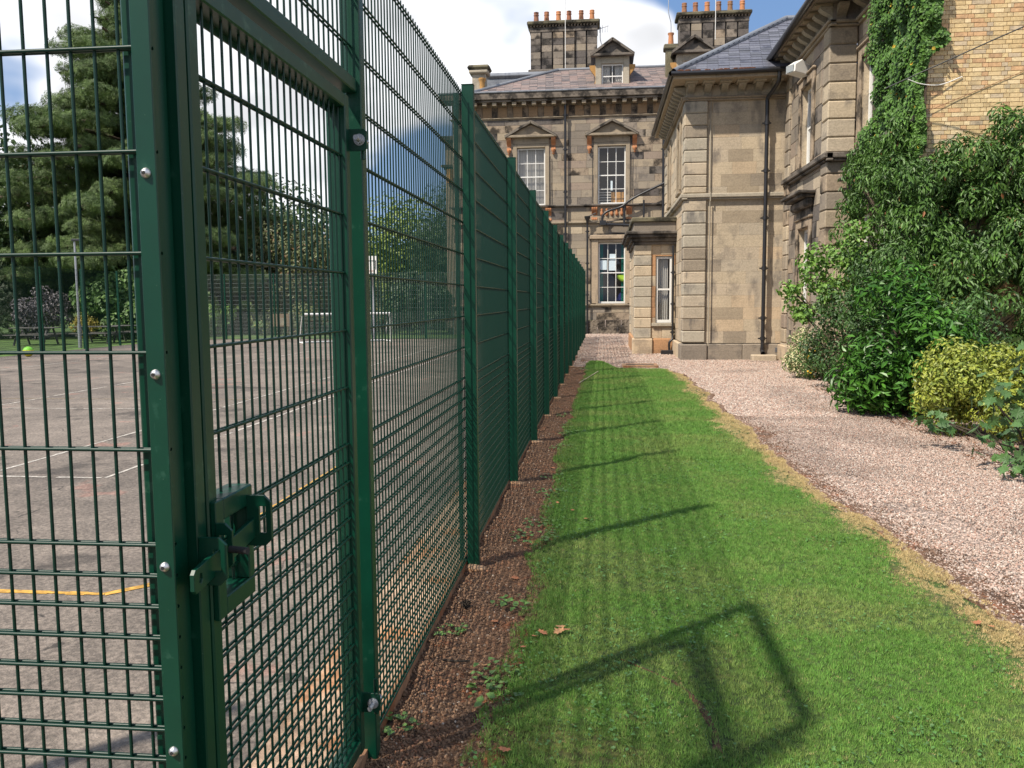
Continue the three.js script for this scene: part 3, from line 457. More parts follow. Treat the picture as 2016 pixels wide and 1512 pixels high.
    for (let k = 0; k < 5; k++) { const b = mesh('baluster', metreUV(lathe([[0.02, 0], [0.07, 0.05], [0.085, 0.14], [0.04, 0.26], [0.07, 0.34], [0.03, 0.4]], 10)), M.terra, main); b.position.set(cx - 0.5 + k * 0.25, 5.97, Z + 0.03); }
  }
  mesh('architrave', [metreUV(cbx(-0.62, -0.27, 1.56, 4.8, Z, Z + 0.08, 0.02)), metreUV(cbx(1.11, 1.46, 1.56, 4.8, Z, Z + 0.08, 0.02)), metreUV(cbx(-0.27, 1.11, 4.662, 4.8, Z, Z + 0.08, 0.02)), metreUV(cbx(-0.75, 1.6, 4.81, 5.02, Z, Z + 0.18, 0.03))], st(0.42, 0.325, 0.225), main);
  // rainwater pipes
  pipeRun(main, 'downpipe', -1.93, Z + 0.2, 0.1, 11.6, 0.062, [1.4, 3.2, 5.1, 7.2, 9.3, 11.0]); pipeRun(main, 'downpipe', -0.82, Z + 0.22, 0.05, 5.7, 0.05, [0.6, 2.0, 3.6, 5.2]);
  mesh('hopper', lathe([[0.05, -0.15], [0.07, 0], [0.15, 0.16], [0.15, 0.24]], 8).translate(-0.82, 5.72, Z + 0.24), M.iron, main);
  mesh('waste_pipe', [rod([-0.75, 5.95, Z + 0.3], [-0.4, 6.1, Z + 0.3], 0.03, 8), tube([[-0.05, 5.55, Z + 0.34], [-0.05, 5.95, Z + 0.34], [0.15, 6.15, Z + 0.34], [0.9, 6.4, Z + 0.34], [1.4, 6.75, Z + 0.4], [3.2, 7.6, Z + 0.4]], 0.06, 40, 8), rod([-0.15, 5.55, Z + 0.3], [1.6, 5.45, Z + 0.3], 0.08, 8, 0.08, false), rod([1.03, 5.4, Z + 0.3], [1.03, 6.5, Z + 0.3], 0.06, 8), rod([2.0, 5.7, Z + 0.3], [2.0, 6.7, Z + 0.3], 0.045, 8), bx(-0.2, 0.12, 5.5, 5.72, Z + 0.15, Z + 0.42)], M.iron, main);
  pipeRun(main, 'downpipe', 2.95, Z + 0.2, 0.1, 11.4, 0.06, [3, 5.6, 7.4, 9.2]);
  // bay that stands out at the far left corner, seen through the mesh
  mesh('corner_bay', [metreUV(bx(-8.25, -7.735, 0, 10.0, Z - 3.6, Z - 0.9))], M.greyed[1], main);
  mould(main, 'bay_cornice', M.trimDark, [0, 9.95, Z - 0.9], 0, -8.25, -7.74, [[0.12, 0.12], [0.26, 0.22]]); mould(main, 'bay_cornice', M.trimDark, [0, 8.6, Z - 0.9], 0, -8.25, -7.74, [[0.08, 0.1], [0.2, 0.14]]);
  mesh('bay_column', lathe([[0.16, 0], [0.15, 0.5], [0.2, 0.62], [0.2, 0.7]], 12).translate(-8.0, 7.9, Z - 0.82), M.ochre, main);
  // roof: low hipped slates
  const ey = 12.16, run = 4.2, rise = 2.05, sl = Math.hypot(run, rise), zf = Z + 0.25, xl = -6.7;
  mesh('roof', [poly3([[xl, ey, zf], [7, ey, zf], [7, ey + rise, zf - run], [xl + run, ey + rise, zf - run]]), poly3([[xl, ey, zf], [xl + run, ey + rise, zf - run], [xl + run, ey + rise, zf - 9], [xl, ey, zf - 9]])], M.slateWarm[1], main);
  slates(main, 'roof_slates', { origin: [xl, ey, zf], along: [1, 0, 0], up: [0, rise, -run], rows: Math.floor(sl / 0.22), gauge: 0.22, left: (s) => s * run / sl, right: () => 13.4, mats: [...M.slateWarm, M.slateWarm[0], M.slateWarm[3]], seed: 31, wide: 0.42 });
  mesh('ridge_roll', [tube([[xl, ey + 0.05, zf], [xl + run, ey + rise + 0.06, zf - run]], 0.09, 4, 8), rod([xl + run, ey + rise + 0.05, zf - run], [7, ey + rise + 0.05, zf - run], 0.09, 8)], M.lead, main);
  // lead-roofed box behind the left corner pier
  mesh('lead_roof', [metreUV(cbx(-6.5, -2.6, 13.85, 14.2, -50.4, -48.1, 0.15)), metreUV(bx(-6.4, -2.8, 12.0, 13.85, -50.3, -48.2))], M.lead, main);
  mesh('corner_pier', [metreUV(cbx(-6.75, -6.05, 12.1, 13.35, -45.6, -45.0, 0.02)), metreUV(cbx(-6.9, -5.9, 13.35, 13.55, -45.8, -44.85, 0.06))], M.ash, main); mesh('pier_cap', metreUV(cbx(-6.98, -5.82, 13.55, 13.78, -45.85, -44.8, 0.09)), M.lichen, main); mesh('pier_column', [metreUV(lathe([[0.13, 0], [0.13, 0.75], [0.19, 0.85], [0.19, 0.95]], 10).translate(-6.22, 12.15, -44.93))], M.ochre, main);
  // dormers
  for (const cx of [0.42, 4.48]) {
    const d = mesh('dormer', [metreUV(cbx(cx - 0.85, cx - 0.56, 12.3, 14.0, -46.8, -45.1, 0.015)), metreUV(cbx(cx + 0.56, cx + 0.85, 12.3, 14.0, -46.8, -45.1, 0.015)), metreUV(cbx(cx - 0.56, cx + 0.56, 13.66, 14.0, -46.8, -45.1, 0.015)), metreUV(bx(cx - 0.56, cx + 0.56, 12.2, 12.42, -46.8, -45.1))], M.ash, main);
    pediment(d, cx, 14.0, -45.1, 2.2, 0.78, M.trimDark, M.trimDark); mesh('dormer_roof', [poly3([[cx - 1.1, 14.1, -44.8], [cx, 14.85, -44.8], [cx, 14.85, -48], [cx - 1.1, 14.1, -48]]), poly3([[cx, 14.85, -44.8], [cx + 1.1, 14.1, -44.8], [cx + 1.1, 14.1, -48], [cx, 14.85, -48]]), metreUV(bx(cx - 0.84, cx + 0.84, 12.3, 14.0, -47.6, -46.81))], M.lead, d);
    for (const s of [-1, 1]) { const c = metreUV(console_(0.16, 0.9, 0.3)); c.rotateY(s * Math.PI / 2); mesh('scroll', c.translate(cx + s * 0.85, 13.6, -45.25), M.ochre, d); mesh('flashing', metreUV(extrude([[0, 0], [0.5, 0], [0.12, 0.35], [0, 0.45]].map(([a, b]) => [s * a, b]), 0.3).translate(cx + s * 0.85, 12.2, -45.4)), M.lead, d); }
    sash(main, { pos: [cx, 12.42, -45.1], w: 1.12, h: 1.24, cols: 2, rows: 2, depth: 0.9, sill: false, inside: (g, x0, x1, y0, y1, z) => mesh('net_curtain', [drape(x0, x0 + 0.36, y0, y1, z - 0.2, 4), drape(x1 - 0.36, x1, y0, y1, z - 0.2, 4)], M.curtain, g) });
  }
  // glazed lantern
  mesh('roof_lantern', [0, 1, 2, 3].map(k => bx(1.4 + k * 0.62, 1.96 + k * 0.62, 14.3, 15.35 - k * 0.1, -56.1, -56.05)), phys({ color: lin(0.12, 0.24, 0.32), roughness: 0.08, metalness: 0.1 }), main); mesh('lantern_bars', [0, 1, 2, 3, 4].map(k => bx(1.34 + k * 0.62, 1.4 + k * 0.62, 14.3, 15.45 - k * 0.1, -56.1, -56)), M.lead, main);
}
function chimney(cx, z, yb, yt, label) {
  const c = thing('chimney_stack', label, 'chimney', 'chimney stacks on the mansion roof'), r = rng(Math.floor(cx * 10 + 90)), W = 3.75, n = 6;
  mesh('core', metreUV(bx(cx - W / 2 + 0.05, cx + W / 2 - 0.05, yb, yt - 0.5, z - 0.55, z + 0.42)), M.trimDark, c);
  const ms = [...M.sooty, M.sooty[2], M.sooty[3], M.sooty[3], M.greyed[2], M.trimDark, M.trimDark, M.greyed[1]];
  for (let k = 0; k < n; k++) { const x0 = cx - W / 2 + k * W / n, h = (yt - 0.55 - yb) / 6; for (let j = 0; j < 6; j++) mesh('stone_block', metreUV(cbx(x0 + 0.06, x0 + W / n - 0.02, yb + j * h + 0.004, yb + (j + 1) * h - 0.004, z + 0.3, z + 0.52, 0.01), r() * 5, r() * 5), pick(r, ms), c); }
  mesh('base_course', metreUV(cbx(cx - W / 2 - 0.08, cx + W / 2 + 0.08, yb - 0.2, yb + 0.14, z - 0.6, z + 0.6, 0.03)), M.trimDark, c);
  mesh('necking', metreUV(cbx(cx - W / 2, cx + W / 2, yt - 0.56, yt - 0.3, z - 0.58, z + 0.55, 0.01)), M.sooty[2], c);
  for (let k = 0; k < 22; k++) mesh('dentil', bx(cx - W / 2 + 0.05 + k * 0.172, cx - W / 2 + 0.14 + k * 0.172, yt - 0.3, yt - 0.2, z + 0.4, z + 0.62), M.sooty[1], c);
  mesh('cap', [metreUV(cbx(cx - W / 2 - 0.13, cx + W / 2 + 0.13, yt - 0.2, yt, z - 0.72, z + 0.72, 0.05))], M.lichen, c);
  for (let k = 0; k < n; k++) { const x = cx - W / 2 + (k + 0.5) * W / n + (r() - 0.5) * 0.06; mesh('pot_bed', metreUV(cbx(x - 0.26, x + 0.26, yt, yt + 0.09, z - 0.28, z + 0.28, 0.04)), M.lichen, c);
    mesh('chimney_pot', metreUV(lathe([[0.155, 0.09], [0.125, 0.46], [0.15, 0.48], [0.15, 0.52], [0.12, 0.54], [0.14, 0.6], [0.14, 0.66], [0.11, 0.67], [0.09, 0.5]], 14).translate(x, yt, z)), k % 3 === 2 ? M.terra : mat({ color: lin(0.3 + r() * 0.12, 0.15 + r() * 0.05, 0.09), roughness: 0.9, map: T.soot }), c); }
  return c;
}
chimney(-2.23, -49.5, 14.35, 17.05, 'broad sooty stone chimney with six clay pots above the slate roof'); chimney(5.9, -49.5, 14.2, 17.2, 'dark stone chimney stack with six pots against blue sky');
{ const c = thing('chimney_stack', 'small single-pot stone chimney beside the right-hand dormer', 'chimney', 'chimney stacks on the mansion roof'); mesh('stack', [metreUV(cbx(3.15, 3.7, 12.9, 14.5, -46.6, -46.0, 0.03)), metreUV(cbx(3.05, 3.8, 14.5, 14.75, -46.7, -45.9, 0.05))], M.lichen, c); mesh('chimney_pot', lathe([[0.15, 0], [0.12, 0.5], [0.16, 0.55], [0.16, 0.62]], 12).translate(3.42, 14.75, -46.3), M.terra, c); }
function aerial(x, y0, y1, z, label) { const a = thing('aerial', label, 'aerial', 'aerials on the roofs'); mesh('mast', tube([[x, y0, z], [x + 0.02, (y0 + y1) / 2, z], [x - 0.1, lerp(y0, y1, 0.65), z], [x - 0.1, y1, z]], 0.025, 12, 6), M.galv, a); mesh('boom', rod([x - 0.35, y1 - 0.15, z], [x + 0.35, y1 + 0.05, z], 0.018, 6), M.galv, a); for (let k = 0; k < 5; k++) mesh('element', rod([x - 0.3 + k * 0.15, y1 - 0.3, z], [x - 0.3 + k * 0.15, y1 + 0.1, z], 0.012, 5), M.galv, a); }
aerial(-0.1, 14.6, 16.7, -49.2, 'thin television aerial right of the broad chimney'); aerial(3.6, 15.3, 18.3, -49.2, 'tall bent television aerial left of the dark chimney');
mesh('whip_aerial', rod([-2.1, 14.2, -48.4], [-2.1, 19.5, -48.4], 0.02, 5), M.white); tag(scene.children.at(-1), 'thin white pole standing in front of the broad chimney', 'aerial');
mesh('whip_aerial', rod([5.5, 14.6, -45.0], [5.5, 18.8, -45.0], 0.02, 5), M.white); tag(scene.children.at(-1), 'thin white pole standing behind the right dormer pediment', 'aerial');

// ---------------------------------------------------------------- side wing, nearer
const WZ = -25.2;
const wing = thing('mansion_wing', 'two storey sandstone wing with grey slate hip roof and black downpipe', 'building');
{
  wall(wing, 'front_wall', { pos: [0, 0, WZ], u0: 2.88, u1: 5.12, v0: 0.48, v1: 7.3, course: 0.34, len: [0.6, 1.15], mats: [...M.buff, M.buff[0], M.buff[1], M.greyed[3], M.greyed[1]], seed: 4, joint: 0.0012, c: 0.0015, proud: 0.003 });
  const lw = [[0.6, 1.5], [4.1, 5.0]].map(([a, b]) => [-27.9 + 5 - a - 4.2 + 0.0, 0]);
  const h1 = [-27.45, -26.6, 5.0, 7.0], h2 = [-31.3, -30.45, 5.0, 7.0];
  wall(wing, 'side_wall', { pos: [2.3, 0, 0], turn: -Math.PI / 2, u0: -33, u1: -25.7, v0: 0.48, v1: 7.3, holes: [h1, h2], course: 0.34, len: [0.6, 1.1], mats: [...M.buff, M.greyed[3]], seed: 9, most: 170 });
  for (const [a, b, c, d] of [h1, h2]) { sash(wing, { pos: [2.3, c, (a + b) / 2], turn: -Math.PI / 2, w: b - a, h: d - c, cols: 1, rows: 2, set: 0.14, depth: 0.8 }); const ar = mesh('architrave', [metreUV(cbx(a - 0.16, a, c, d + 0.15, 0, 0.06, 0.015)), metreUV(cbx(b, b + 0.16, c, d + 0.15, 0, 0.06, 0.015)), metreUV(cbx(a, b, d, d + 0.15, 0, 0.06, 0.015))], M.trim, wing); ar.position.set(2.3, 0, 0); ar.rotation.y = -Math.PI / 2; }
  mesh('rear_wall', metreUV(bx(2.66, 12, 0, 7.3, -33, -32.7)), M.greyed[3], wing);
  const QM = [M.ash, M.ash, M.buff[0], M.buff[1], M.buff[3], M.greyed[1]];
  quoins(wing, { x0: 2.26, x1: 2.9, z0: -25.75, z1: -25.12, y0: 0.5, y1: 7.28, mats: QM, seed: 12, skip: [[4.55, 4.73]] });
  quoins(wing, { x0: 2.255, x1: 2.7, z0: -33.02, z1: -32.4, y0: 0.5, y1: 7.28, mats: QM, seed: 13, c: 0.03 });
  mesh('plinth', [metreUV(cbx(2.2, 2.97, -0.1, 0.46, -25.8, -25.03, 0.03))], M.greyed[2], wing);
  { const r = rng(3); let x = 2.975; while (x < 5.2) { const L = 0.7 + r() * 0.4, e = Math.min(x + L, 5.2); mesh('plinth_stone', metreUV(cbx(x, e - 0.005, -0.1, 0.46, -25.4, -25.08, 0.02), r() * 5, r() * 5), pick(r, [M.greyed[0], M.greyed[1], M.ash, M.sooty[1]]), wing); x = e; } let z = -25.81; while (z > -33) { mesh('plinth_stone', metreUV(cbx(2.2, 2.5, -0.1, 0.46, z - 0.8, z - 0.005, 0.02), r() * 5, 0), pick(r, M.buff), wing); z -= 0.8; } }
  mould(wing, 'string_course', M.ash, [0, 4.55, WZ], 0, 2.3, 5.1, [[0.1, 0.05], [0.14, 0.12]], false); mould(wing, 'string_course', M.ash, [2.3, 4.55, 0], -Math.PI / 2, -33, -25.06, [[0.1, 0.05], [0.14, 0.12]], false);
  mould(wing, 'frieze_mould', M.trim, [0, 7.28, WZ], 0, 2.3, 5.1, [[0.1, 0.05], [0.14, 0.06]], false); mould(wing, 'frieze_mould', M.trim, [2.3, 7.28, 0], -Math.PI / 2, -33, -25.06, [[0.1, 0.05], [0.14, 0.06]], false);
  mesh('frieze_band', [metreUV(bx(2.3, 5.2, 7.39, 7.72, WZ - 0.3, WZ + 0.0)), metreUV(bx(2.3, 2.6, 7.39, 7.72, -33, WZ - 0.31))], M.buff[3], wing);
  for (let k = 0; k < 6; k++) { const b = mesh('bracket', [0, 1, 2].map(i => metreUV(console_(0.062, 0.3, 0.36).translate((i - 1) * 0.064, 0, 0))), M.ash, wing); b.position.set(2.42 + k * 0.462, 7.7, WZ + 0.01); mesh('coffer_rib', metreUV(cbx(2.42 + k * 0.462 - 0.16, 2.42 + k * 0.462 + 0.16, 7.69, 7.76, WZ, WZ + 0.5, 0.01)), M.ash, wing); }
  for (let k = 0; k < 16; k++) { const b = mesh('bracket', metreUV(console_(0.19, 0.3, 0.3)), M.ash, wing); b.position.set(2.29, 7.7, -25.4 - k * 0.47); b.rotation.y = -Math.PI / 2; }
  mesh('soffit', [metreUV(cbx(1.88, 5.2, 7.74, 7.84, -33.2, WZ + 0.72, 0.01))], st(0.42, 0.34, 0.24), wing);
  mesh('gutter', [tube([[1.82, 7.87, WZ + 0.78], [3.5, 7.875, WZ + 0.78], [5.0, 7.9, WZ + 0.78]], 0.065, 6, 8), tube([[1.82, 7.87, WZ + 0.8], [1.82, 7.87, -29], [1.82, 7.87, -33.2]], 0.07, 6, 8)], M.iron, wing);
  { const r = rng(18), gs = []; for (let k = 0; k < 46; k++) { const x = 2.0 + r() * 2.1; gs.push(at(new THREE.IcosahedronGeometry(0.02 + r() * 0.03, 0).scale(1.6, 0.8, 0.8), x, 7.925 + r() * 0.02, WZ + 0.78 + (r() - 0.5) * 0.05)); } const l = mesh('gutter_moss', gs, mat({ color: lin(0.11, 0.045, 0.025), roughness: 1 }), wing); l.userData.kind = 'stuff'; }
  pipeRun(wing, 'downpipe', 4.5, WZ + 0.2, 0.3, 7.15, 0.055, [0.62, 1.2, 2.6, 4.0, 5.3, 6.6]);
  mesh('pipe_neck', tube([[4.5, 7.1, WZ + 0.2], [4.5, 7.25, WZ + 0.2], [4.62, 7.45, WZ + 0.42], [4.7, 7.62, WZ + 0.7], [4.7, 7.86, WZ + 0.76]], 0.055, 20, 10), M.iron, wing); mesh('pipe_shoe', tube([[4.5, 0.36, WZ + 0.2], [4.5, 0.27, WZ + 0.2], [4.5, 0.2, WZ + 0.3]], 0.066, 8, 10), M.iron, wing);
  mesh('drain_stone', metreUV(cbx(4.18, 4.86, -0.05, 0.17, WZ + 0.12, WZ + 0.5, 0.03)), M.buff[1], wing); mesh('air_grate', [0, 1, 2].map(k => bx(4.86, 5.12, 0.24 + k * 0.045, 0.265 + k * 0.045, WZ + 0.12, WZ + 0.135)), M.lead, wing);
  mesh('conductor_strip', [rod([2.99, 0.05, WZ + 0.1], [2.99, 4.5, WZ + 0.1], 0.016, 5), rod([2.99, 4.76, WZ + 0.05], [2.99, 7.7, WZ + 0.05], 0.016, 5), bx(2.975, 3.005, 4.5, 4.76, WZ + 0.14, WZ + 0.16)], M.ash, wing);
  // hip roof
  const ey = 7.9, run = 3.7, rise = 2.4, sl = Math.hypot(run, rise), x0 = 1.9, z0 = WZ + 0.7;
  mesh('roof', [poly3([[x0, ey, z0], [9, ey, z0], [9, ey + rise, z0 - run], [x0 + run, ey + rise, z0 - run]]), poly3([[x0, ey, -33.1], [x0, ey, z0], [x0 + run, ey + rise, z0 - run], [x0 + run, ey + rise, -29.4]]), poly3([[9, ey, -33.1], [x0, ey, -33.1], [x0 + run, ey + rise, -29.4], [9, ey + rise, -29.4]]), poly3([[x0 + run, ey + rise, z0 - run], [9, ey + rise, z0 - run], [9, ey + rise, -29.4], [x0 + run, ey + rise, -29.4]])], M.slate[2], wing);
  slates(wing, 'roof_slates', { origin: [x0, ey, z0], along: [1, 0, 0], up: [0, rise, -run], rows: Math.floor(sl / 0.2), gauge: 0.2, left: (s) => s * run / sl, right: () => 4.4, mats: [...M.slate, M.slate[0], M.slate[0]], seed: 41, wide: 0.3 });
  slates(wing, 'roof_slates', { origin: [x0, ey, z0], along: [0, 0, -1], up: [run, rise, 0], rows: Math.floor(sl / 0.2), gauge: 0.2, left: (s) => s * run / sl, right: (s) => 8.6 - s * run / sl, mats: M.slate, seed: 42, wide: 0.3 });
  mesh('hip_roll', [tube([[x0, ey + 0.04, z0], [x0 + run, ey + rise + 0.05, z0 - run]], 0.09, 4, 8), rod([x0 + run, ey + rise + 0.04, z0 - run], [9, ey + rise + 0.04, z0 - run], 0.1, 8)], M.lead, wing);
}
// flat-roofed porch block against the wing
const porch = thing('stone_porch', 'small flat-roofed sandstone porch block with narrow curtained window', 'building');
{
  const PZ = -27.98;
  wall(porch, 'front_wall', { pos: [0, 0, PZ], u0: 1.5, u1: 2.28, v0: 0.5, v1: 3.5, holes: [[1.66, 2.18, 1.0, 3.12]], course: 0.33, len: [0.5, 0.8], mats: [M.orange, M.buff[4], M.buff[2]], seed: 6 });
  wall(porch, 'side_wall', { pos: [1.02, 0, 0], turn: -Math.PI / 2, u0: -33, u1: -28.4, v0: 0.5, v1: 3.5, course: 0.33, len: [0.6, 1.1], mats: M.buff, seed: 16, most: 90 });
  quoins(porch, { x0: 0.98, x1: 1.53, z0: -28.5, z1: -27.92, y0: 0.5, y1: 3.48, course: 0.332, mats: [M.ash, M.ash, M.buff[0], M.buff[1], M.buff[2]], seed: 15 });
  quoins(porch, { x0: 0.98, x1: 1.4, z0: -33, z1: -32.4, y0: 0.5, y1: 3.48, course: 0.332, mats: [M.ash, M.buff[1]], seed: 17 });
  mesh('plinth', [metreUV(cbx(0.93, 1.58, -0.1, 0.5, -28.5, -27.86, 0.03))], M.buff[4], porch); mesh('plinth', [metreUV(cbx(1.585, 2.28, -0.1, 0.5, -28.5, -27.92, 0.03)), metreUV(cbx(0.95, 1.3, -0.1, 0.5, -33, -28.51, 0.03))], M.orange, porch);
  sash(porch, { pos: [1.92, 1.0, PZ], w: 0.52, h: 2.12, cols: 1, rows: 2, set: 0.05, depth: 0.7, sillMat: M.ash, inside: (g, x0, x1, y0, y1, z) => mesh('net_curtain', [drape(x0, x1 - 0.04, y0, y1, z - 0.18, 5, 0.03)], M.curtain, g) });
  mould(porch, 'cornice', M.trimDark, [0, 3.48, -27.92], 0, 1.0, 2.28, [[0.04, 0.1], [0.12, 0.12], [0.24, 0.1], [0.3, 0.1]]); mould(porch, 'cornice', M.trimDark, [0.98, 3.48, 0], -Math.PI / 2, -33, -27.94, [[0.04, 0.1], [0.12, 0.12], [0.24, 0.1], [0.3, 0.1]], false);
  mesh('parapet', [metreUV(cbx(0.96, 2.28, 3.9, 4.2, -33, -27.9, 0.01))], M.greyed[2], porch); mesh('coping', metreUV(cbx(0.88, 2.29, 4.2, 4.34, -33.05, -27.82, 0.02)), M.lichen, porch);
  pipeRun(porch, 'downpipe', 2.2, -27.85, 0.55, 3.45, 0.035, [0.7, 1.6, 2.6]); mesh('pipe_shoe', [tube([[2.2, 0.6, -27.85], [2.2, 0.5, -27.82], [2.1, 0.38, -27.8], [2.1, 0.12, -27.8]], 0.038, 12, 8), metreUV(cbx(1.82, 2.2, -0.05, 0.14, -27.8, -27.5, 0.02))], M.iron, porch);
}
// ---------------------------------------------------------------- near range at the right: stone bay and brick gable
const bay = thing('mansion_bay', 'near sandstone bay with scroll brackets and tall sashes joined to an ivied brick gable', 'building');
{
  const X = 5.08, X2 = 5.66, FZ = -20.5, BZ = -16.4;
  const up = [-23.3, -22.1, 5.08, 7.05], lo = [-23.3, -22.1, 1.42, 3.52], up2 = [-20.1, -19.1, 5.08, 7.0], lo2 = [-20.1, -19.1, 1.42, 3.6];
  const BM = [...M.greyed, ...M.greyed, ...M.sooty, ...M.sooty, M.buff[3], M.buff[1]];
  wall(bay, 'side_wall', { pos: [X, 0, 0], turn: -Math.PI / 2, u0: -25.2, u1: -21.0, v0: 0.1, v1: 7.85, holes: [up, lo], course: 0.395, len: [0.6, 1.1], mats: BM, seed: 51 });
  wall(bay, 'side_wall', { pos: [X2, 0, 0], turn: -Math.PI / 2, u0: FZ - 0.1, u1: BZ - 0.05, v0: 0.1, v1: 7.85, holes: [up2, lo2], course: 0.395, len: [0.6, 1.1], mats: BM, seed: 52, most: 120 });
  const QM = [M.greyed[0], M.greyed[1], M.greyed[3], M.buff[0], M.buff[3], M.sooty[1], M.greyed[4]];
  quoins(bay, { x0: X - 0.06, x1: X2 - 0.02, z0: -21.05, z1: FZ, y0: 0.1, y1: 7.8, course: 0.398, mats: QM, seed: 55, c: 0.028, skip: [[4.84, 5.03]] });
  quoins(bay, { x0: X - 0.07, x1: X + 0.2, z0: -25.14, z1: -24.6, y0: 0.1, y1: 7.8, course: 0.398, mats: QM, seed: 56, c: 0.028 });
  const SW = [[0.1, 0.06], [0.16, 0.13]]; mould(bay, 'sill_string', M.trimDark, [X, 4.83, 0], -Math.PI / 2, -25.1, FZ + 0.16, SW, false); mould(bay, 'sill_string', M.trimDark, [0, 4.83, FZ], 0, X - 0.1, X2 - 0.02, SW, false); mould(bay, 'sill_string', M.trimDark, [X2, 4.83, 0], -Math.PI / 2, FZ + 0.17, BZ, SW, false);
  const FS = [[0.08, 0.06], [0.14, 0.07]]; mould(bay, 'frieze_mould', M.trim, [X, 7.78, 0], -Math.PI / 2, -25.1, FZ + 0.14, FS, false); mould(bay, 'frieze_mould', M.trim, [0, 7.78, FZ], 0, X - 0.1, X2, FS, false); mould(bay, 'frieze_mould', M.trim, [X2, 7.78, 0], -Math.PI / 2, FZ + 0.15, BZ, FS, false);
  mesh('frieze_band', [metreUV(bx(X, X2 + 0.4, 7.85, 8.3, -25.2, FZ - 0.02)), metreUV(bx(X2, X2 + 0.4, 7.85, 8.3, FZ - 0.01, BZ))], M.greyed[2], bay);
  const con = () => [0, 1, 2, 3].map(i => metreUV(console_(0.052, 0.36, 0.27).translate((i - 1.5) * 0.054, 0, 0)));
  for (let k = 0; k < 9; k++) { const b = mesh('bracket', con(), M.ash, bay); b.position.set(X - 0.005, 8.24, -24.95 + k * 0.54); b.rotation.y = -Math.PI / 2; }
  for (const x of [X + 0.18]) { const b = mesh('bracket', con(), M.trim, bay); b.position.set(x, 8.24, FZ - 0.005); }
  for (let k = 0; k < 7; k++) { const b = mesh('bracket', con(), M.trim, bay); b.position.set(X2 - 0.005, 8.24, -20.0 + k * 0.54); b.rotation.y = -Math.PI / 2; }
  for (let k = 0; k < 9; k++) mesh('mutule', metreUV(cbx(X - 0.4, X, 8.245, 8.305, -25.08 + k * 0.54, -24.82 + k * 0.54, 0.012)), M.trim, bay);
  mesh('soffit', [metreUV(cbx(X - 0.48, X + 1, 8.3, 8.38, -25.25, FZ + 0.52, 0.01)), metreUV(cbx(X2 - 0.45, X2 + 0.8, 8.3, 8.38, FZ + 0.525, BZ + 0.1, 0.01))], M.greyed[2], bay);
  mesh('gutter', [tube([[X - 0.53, 8.35, -25.25], [X - 0.53, 8.35, -23], [X - 0.53, 8.35, FZ + 0.6]], 0.085, 8, 8), rod([X - 0.53, 8.35, FZ + 0.58], [X2 - 0.5, 8.35, FZ + 0.58], 0.085, 8), rod([X2 - 0.5, 8.35, FZ + 0.58], [X2 - 0.5, 8.35, BZ], 0.085, 8)], M.iron, bay);
  mesh('roof', [poly3([[X - 0.5, 8.39, -25.25], [X - 0.5, 8.39, FZ + 0.5], [X + 3, 10.4, FZ - 3], [X + 3, 10.4, -25.25]])], M.slate[0], bay);
  const arch = (h, px) => { const [a, b, c, d] = h; const m = mesh('architrave', [metreUV(cbx(a - 0.2, a, c, d + 0.2, 0, 0.07, 0.02)), metreUV(cbx(b, b + 0.2, c, d + 0.2, 0, 0.07, 0.02)), metreUV(cbx(a, b, d, d + 0.2, 0, 0.07, 0.02)), metreUV(cbx(a - 0.24, b + 0.24, d + 0.201, d + 0.27, 0, 0.11, 0.02))], M.sooty[1], bay); m.position.set(px, 0, 0); m.rotation.y = -Math.PI / 2; };
  arch(up, X); arch(lo, X); arch(up2, X2); arch(lo2, X2);
  for (const [h, px] of [[up, X], [lo, X], [up2, X2], [lo2, X2]]) sash(bay, { pos: [px, h[2], (h[0] + h[1]) / 2], turn: -Math.PI / 2, w: h[1] - h[0], h: h[3] - h[2], cols: 1, rows: 2, set: 0.12, depth: 1, sill: h === lo || h === lo2, sillMat: M.trimDark, reveal: M.buff[0] });
  const hood = mesh('window_hood', [metreUV(cbx(-23.75, -21.65, 4.28, 4.36, 0, 0.42, 0.02)), metreUV(cbx(-23.68, -21.72, 4.2, 4.28, 0, 0.34, 0.02)), metreUV(cbx(-23.6, -21.8, 3.98, 4.2, 0, 0.2, 0.05)), metreUV(cbx(-23.5, -21.9, 3.74, 3.98, 0, 0.05, 0.01))], M.trimDark, bay); hood.position.set(X, 0, 0); hood.rotation.y = -Math.PI / 2;
  const hood2 = mesh('window_hood', [metreUV(cbx(-20.4, -18.7, 4.36, 4.44, 0, 0.42, 0.02)), metreUV(cbx(-20.35, -18.8, 4.05, 4.36, 0, 0.24, 0.05))], M.trimDark, bay); hood2.position.set(X2, 0, 0); hood2.rotation.y = -Math.PI / 2;
  for (const z of [-23.55, -21.85]) { const c = mesh('sill_bracket', metreUV(console_(0.16, 0.32, 0.18)), M.trim, bay); c.position.set(X, 1.3, z); c.rotation.y = -Math.PI / 2; }
  mesh('plinth', [metreUV(cbx(X - 0.16, X + 0.2, -0.1, 0.46, -25.06, FZ + 0.02, 0.03))], M.buff[4], bay);
  mesh('cable_run', [tube([[X2 - 0.01, 4.8, FZ + 0.03], [X2 - 0.03, 3.5, FZ + 0.03], [X2 - 0.02, 2.2, FZ + 0.03]], 0.012, 8, 5)], M.iron, bay);
  // brick gable, flemish bond
  const gw = mesh('gable_wall', [metreUV(bx(X2, 11, -0.1, 9.5, BZ - 0.4, BZ - 0.012))], mat({ color: lin(0.42, 0.31, 0.19), roughness: 1 }), bay);
  const bm = [[0.66, 0.50, 0.26], [0.70, 0.54, 0.29], [0.62, 0.46, 0.235], [0.74, 0.59, 0.35], [0.63, 0.40, 0.21], [0.55, 0.44, 0.29], [0.68, 0.52, 0.28], [0.66, 0.5, 0.27]].map(c => st(...c)), r = rng(61), rest = new Map(); let n = 0;
